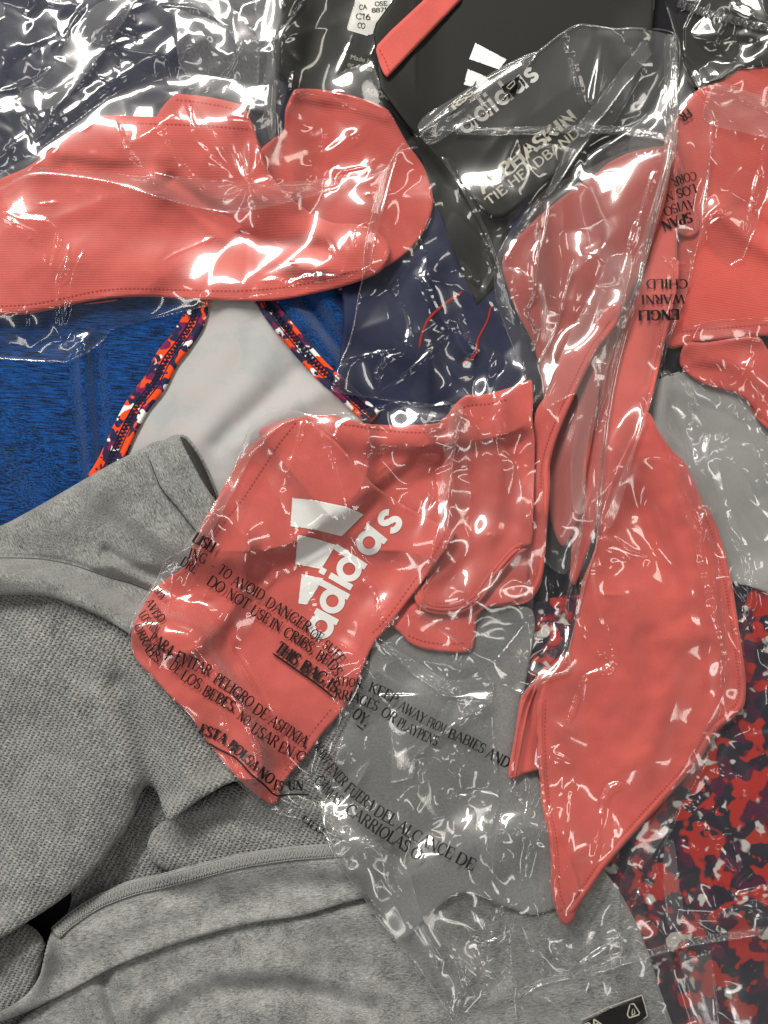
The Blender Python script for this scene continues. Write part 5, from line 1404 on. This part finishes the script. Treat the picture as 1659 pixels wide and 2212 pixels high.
s_lo = sheet("lower_sheet", r, LOW, FILM, 0, 14, gap=4, film=True, curl=2.5, smooth=False,
             relief=lambda p: p.facets(130, 3.2, 120, 65, 1.8) + p.facets(100, 7, 121, 55, 1.6) * (p.Y > 1500) * np.clip((p.X + .55 * p.Y - 1600) / 60, 0, 1) + p.crumple(50, 122, (0.1, 0.35), (20, 60), region=(720, 1420, 1080, 2150)) + p.crumple(26, 123, (0.3, 0.7), (8, 30), (4, 9), region=(900, 1590, 1040, 1730))
             + p.crumple(20, 124, (0.1, 0.4), (10, 40), region=(290, 1200, 440, 1420)) + p.crumple(8, 125, (0.06, 0.2), (30, 80), ang=65, spread=25, region=(420, 950, 900, 1650)) + p.crumple(16, 126, (0.3, 0.7), (6, 20), (4, 8), region=(385, 1220, 450, 1310))
             + p.crumple(24, 127, (0.15, 0.5), (12, 40), (4, 9), region=(620, 1560, 800, 1800)) + sum(p.crease([pst, q], 0.45, 7, 2.0, taper=0.3) for q in pp)
             + p.crease([(654, 906), (648, 940), (633, 986), (620, 1026), (618, 1062), (628, 1110), (634, 1150), (642, 1192), (660, 1256), (676, 1320), (693, 1386), (706, 1436), (720, 1503), (734, 1540)], 0.9, 9, smooth=True)
             + p.crease([(695, 933), (720, 1000), (740, 1073), (756, 1153), (776, 1210), (824, 1262)], 0.75, 8, smooth=True) + p.crease([(781, 1242), (808, 1269), (818, 1309), (834, 1336), (850, 1358)], 0.75, 8)
             + p.crease([(465, 1430), (480, 1463), (481, 1536), (490, 1600), (513, 1674)], 0.85, 9, smooth=True) + p.crease([(506, 1448), (523, 1511), (550, 1598), (570, 1638)], 0.7, 8, smooth=True) + p.crease([(340, 1210), (372, 1240), (362, 1328)], 0.5, 8)
             + p.crease([(390, 1300), (420, 1285), (440, 1240)], 0.6, 12) + p.crease([(535, 1270), (560, 1290), (534, 1330)], 0.6, 14) + p.crease([(600, 1730), (604, 1700), (612, 1678)], 0.5, 9) + p.crease([(704, 930), (722, 945), (740, 915), (800, 900)], 0.7, 8)
             + p.crease([(790, 996), (800, 985), (830, 970), (870, 965)], 0.4, 14) + p.crease(t4((1140, 1450), (1150, 1560), (1110, 1650)), 0.6, 8) + p.crease(t4((1300, 1070), (1310, 1150), (1270, 1350), (1220, 1500)), 0.5, 8) + p.crease(t4((1290, 1060), (1410, 1120)), 0.5, 8)
             + p.crease(t8((480, 30), (600, 130), (800, 280), (930, 390)), 0.75, 9) + p.crease(t8((500, 70), (640, 190), (830, 330)), 0.6, 8) + p.crease(t8((985, 290), (1020, 360), (1045, 435)), 0.7, 8) + p.crease(t8((1230, 430), (1050, 530), (880, 650), (720, 780)), 0.65, 9)
             + p.crease(t8((720, 790), (700, 930), (560, 1100)), 0.4, 9) + p.crease(t8((120, 1105), (210, 1020), (340, 890), (300, 800), (270, 690)), 0.8, 9) + p.crease(t8((110, 1110), (280, 1240), (400, 1345)), 0.8, 9) + p.crease(t8((390, 1345), (440, 1325), (530, 1400), (555, 1480), (565, 1560), (620, 1659)), 0.8, 10, smooth=True)
             + p.crease(t11((560, 570), (600, 760), (640, 920), (720, 1060), (850, 1300)), 0.45, 14) + p.crease(t11((1280, 880), (1200, 1060), (1100, 1250), (970, 1640)), 0.6, 8) + p.crease(t11((1080, 1100), (1200, 1130), (1330, 1060)), 0.6, 14) + p.crease(t11((1110, 1170), (1160, 1300), (1230, 1370)), 0.6, 8) + p.crease(t11((960, 1100), (1010, 1250), (1030, 1430)), 0.7, 16)
             + p.crease(t8((380, 600), (385, 740)), 0.5, 7) + p.crease(t8((800, 1000), (770, 900), (850, 780)), 0.6, 12) + p.crease(t8((940, 940), (1000, 860), (900, 960)), 0.7, 9) + p.crease(t8((930, 1050), (1100, 1040)), 0.7, 9) + p.crease(t8((1060, 1210), (1120, 1100), (1150, 1040)), 0.6, 12)
             + p.crease(t8((1200, 470), (1190, 640), (1215, 700)), 0.5, 7) + p.crease([(858, 866), (882, 890), (920, 917), (953, 925)], 0.7, 8) + p.crease([(1105, 1960), (1060, 1860), (1080, 1770)], 0.5, 8))
sheet("folded_edge", r, [(975, 875), (1000, 880), (985, 960), (975, 1040), (960, 1120), (945, 1110), (958, 1000), (965, 930)], FILM_FLAT, 0, 5, gap=1.5, film=True, curl=2)
sheet("folded_edge", r, [(695, 1742), (735, 1690), (770, 1660), (800, 1640), (770, 1700), (740, 1760), (790, 1815), (870, 1860), (905, 1960), (978, 2205), (900, 2085), (825, 1996), (791, 1946), (741, 1879), (712, 1828)], FILM_FLAT, 0, 6, gap=2, film=True, curl=2.5, relief=lambda p: p.crumple(14, 130, (0.1, 0.4), (15, 50), ang=55, spread=20))
sheet("folded_edge", r, t8((560, 620), (850, 560), (930, 420), (1230, 430), (1050, 530), (880, 660), (720, 790), (700, 930), (560, 960)), FILM_FLAT, 0, 6, gap=1.5, film=True, curl=2, smooth=False, relief=lambda p: p.crumple(12, 131, (0.1, 0.3)))
sheet("folded_edge", r, [(540, 920), (580, 893), (625, 884), (660, 896), (600, 925), (545, 985), (505, 1062), (450, 1160), (400, 1225), (345, 1250), (300, 1330), (279, 1368), (298, 1313), (343, 1243), (388, 1193), (447, 1113), (503, 1018)], FILM_FLAT, 0, 5, gap=1.5, film=True, curl=2.5)
sheet("folded_edge", r, t8((480, 20), (930, 300), (1210, 260), (1230, 430), (920, 400), (700, 260)), FILM_FLAT, 0, 6, gap=1.5, film=True, curl=2, smooth=False, relief=lambda p: p.crumple(12, 132, (0.2, 0.5), (10, 40), (4, 8)))


def rim(root, pts, rad=1.5, lift=0.6):
    cord("edge_fold", root, pts, rad, FILM_FLAT, None, lift, sides=6, step=5)


for pts, rad in (([(1390, 560), (1374, 640), (1352, 720), (1331, 800), (1313, 900), (1301, 1010), (1293, 1090), (1290, 1170)], 7), ([(1452, 90), (1453, 190), (1450, 300), (1440, 360), (1418, 450), (1394, 550)], 6),
                 ([(1186, 428), (1176, 500), (1158, 560), (1152, 640), (1138, 675), (1156, 715), (1150, 760)], 4.5), ([(955, 338), (984, 384), (1014, 432), (1046, 494), (1072, 562), (1090, 620)], 4),
                 ([(1240, 560), (1215, 650), (1195, 720), (1160, 790)], 4), ([(1262, 1110), (1246, 1200), (1226, 1300), (1222, 1400)], 4)):
    cord("rolled_fold", r, pts, rad, FILM, None, 0.0, sides=14, step=4, squash=0.7)
rim(r, LOW[22:34]); rim(r, LOW[34:45]); rim(r, LOW[45:])
rim(r, UP[20:30]); rim(r, UP[36:]); rim(r, UP[:13])


def ln(txt, pts, h, style='serif', s=None):
    write("printed_warning", r, txt, pts, h, INK, s, style, 1.4)


for txt, p_, h_, st_ in (
        ("LISH", t6((412, 298), (548, 378)), 24, 'bold'), ("ING", t6((385, 408), (440, 425), (500, 452)), 23, 'serif'), ("-", t6((530, 480), (556, 492)), 23, 'serif'),
        ("TO", t6((574, 500), (650, 555)), 23, 'serif'), ("AVOID", t6((664, 578), (770, 630), (872, 690)), 23, 'serif'), ("DANGER", t6((882, 716), (1030, 805), (1170, 900)), 24, 'serif'),
        ("OF", t6((1170, 918), (1248, 962)), 22, 'serif'), ("SUFF", t6((1255, 985), (1320, 1035), (1365, 1095)), 21, 'serif'),
        ("DRE", t6((332, 450), (435, 515)), 22, 'serif'), ("DO", t6((503, 575), (612, 645)), 24, 'serif'), ("NOT", t6((628, 660), (775, 748)), 24, 'serif'), ("USE", t6((785, 768), (905, 838)), 23, 'serif'),
        ("IN", t6((908, 850), (985, 890)), 23, 'serif'), ("CRIBS,", t6((998, 908), (1100, 970), (1200, 1040)), 24, 'serif'), ("BEDS", t6((1208, 1058), (1290, 1110), (1345, 1185)), 23, 'serif'),
        ("THIS", t6((945, 1010), (1090, 1112)), 27, 'bold'), ("BAG", t6((1108, 1130), (1268, 1235)), 27, 'bold'), ("IS", t6((1278, 1245), (1345, 1288)), 26, 'bold'),
        ("PARA", t7((130, 40), (190, 75), (272, 142)), 23, 'serif'), ("EVITAR", t7((296, 168), (420, 225), (530, 275)), 25, 'serif'), ("PELIGRO", t7((545, 305), (680, 395), (792, 480)), 25, 'serif'),
        ("DE", t7((800, 500), (892, 560)), 25, 'serif'), ("ASFIXIA,", t7((902, 575), (1040, 665), (1165, 745)), 25, 'serif'),
        ("OS", t7((140, 100), (198, 145)), 20, 'serif'), ("Y", t7((222, 150), (255, 178)), 21, 'serif'), ("DE", t7((262, 215), (325, 262)), 22, 'serif'), ("LOS", t7((335, 285), (462, 360)), 24, 'serif'),
        ("BEBES.", t7((474, 385), (590, 450), (695, 515)), 24, 'serif'), ("NO", t7((703, 540), (775, 592)), 21, 'serif'), ("USAR", t7((786, 628), (960, 738)), 25, 'serif'), ("EN", t7((968, 752), (1065, 798)), 24, 'serif'), ("C", t7((1078, 800), (1130, 832)), 24, 'serif'),
        ("ESTA", t7((458, 640), (540, 670), (628, 715)), 23, 'bold'), ("BOLSA", t7((640, 728), (730, 800), (822, 892)), 22, 'bold'), ("NO", t7((832, 905), (928, 978)), 23, 'bold'), ("ES", t7((940, 1000), (1000, 1016)), 22, 'bold'), ("UN", t7((1038, 1008), (1145, 1008)), 22, 'bold'),
        ("SPA", t6((165, 620), (215, 685)), 17, 'serif'), ("AVISO", t6((110, 690), (165, 785), (215, 835)), 19, 'serif'), ("LOS NIN", t6((65, 775), (120, 850), (180, 905)), 19, 'serif'), ("ORRALES.", t6((35, 850), (75, 930), (130, 1040), (205, 1105)), 18, 'serif'),
        ("ATION,", t8((188, 322), (300, 336), (388, 350)), 19, 'serif'), ("KEEP", t8((408, 365), (500, 402), (590, 455)), 22, 'serif'), ("AWAY", t8((598, 480), (775, 582)), 22, 'serif'), ("FROM", t8((785, 588), (905, 642)), 21, 'serif'),
        ("BABIES", t8((922, 665), (1040, 712), (1158, 775)), 22, 'serif'), ("AND", t8((1166, 790), (1318, 868)), 23, 'serif'),
        ("RRIAGES", t8((190, 410), (330, 440), (472, 498)), 22, 'serif'), ("OR", t8((486, 520), (582, 580)), 23, 'serif'), ("PLAYPENS", t8((590, 592), (720, 662), (858, 725)), 22, 'serif'), ("OY.", t8((300, 530), (400, 600)), 25, 'bold'),
        ("MANT", t8((55, 720), (130, 850)), 20, 'serif'), ("ENER", t8((135, 870), (245, 990)), 23, 'serif'), ("FUERA", t8((252, 1012), (340, 1080), (432, 1150)), 25, 'serif'), ("DEL", t8((440, 1165), (580, 1245)), 26, 'serif'),
        ("ALCANCE", t8((586, 1262), (770, 1370), (956, 1462)), 26, 'serif'), ("DE", t8((968, 1472), (1095, 1535)), 26, 'serif'),
        ("CAMAS,", t8((55, 945), (130, 1040), (238, 1128)), 24, 'serif'), ("CARRIOLAS", t8((256, 1150), (450, 1285), (668, 1418)), 26, 'serif'), ("O", t8((676, 1432), (745, 1470)), 26, 'serif')):
    k_ = 1 - 0.24 / (len(txt) + 1.5)
    e_ = np.array(p_[-1]); b_ = np.array(p_[-2])
    p_ = p_[:-1] + [tuple(b_ + (e_ - b_) * (1 - (1 - k_) * (len(p_) - 1)))]
    ln(txt, p_, h_, st_)
ln("LIFEF", T(276.5, 1371.5, 1 / 3, [(1120, 1195), (1200, 1260), (1285, 1300)]), 14)
for pts, rad in ((t6((935, 1022), (1090, 1130), (1220, 1220), (1335, 1312)), 2.2), (t7((500, 690), (580, 735), (700, 800), (800, 905), (880, 970), (960, 1040), (1060, 1034), (1175, 1036)), 2.0), (t8((330, 580), (380, 618)), 1.8)):
    cord("underline", r, pts, rad, INK, None, 1.4, squash=0.35)
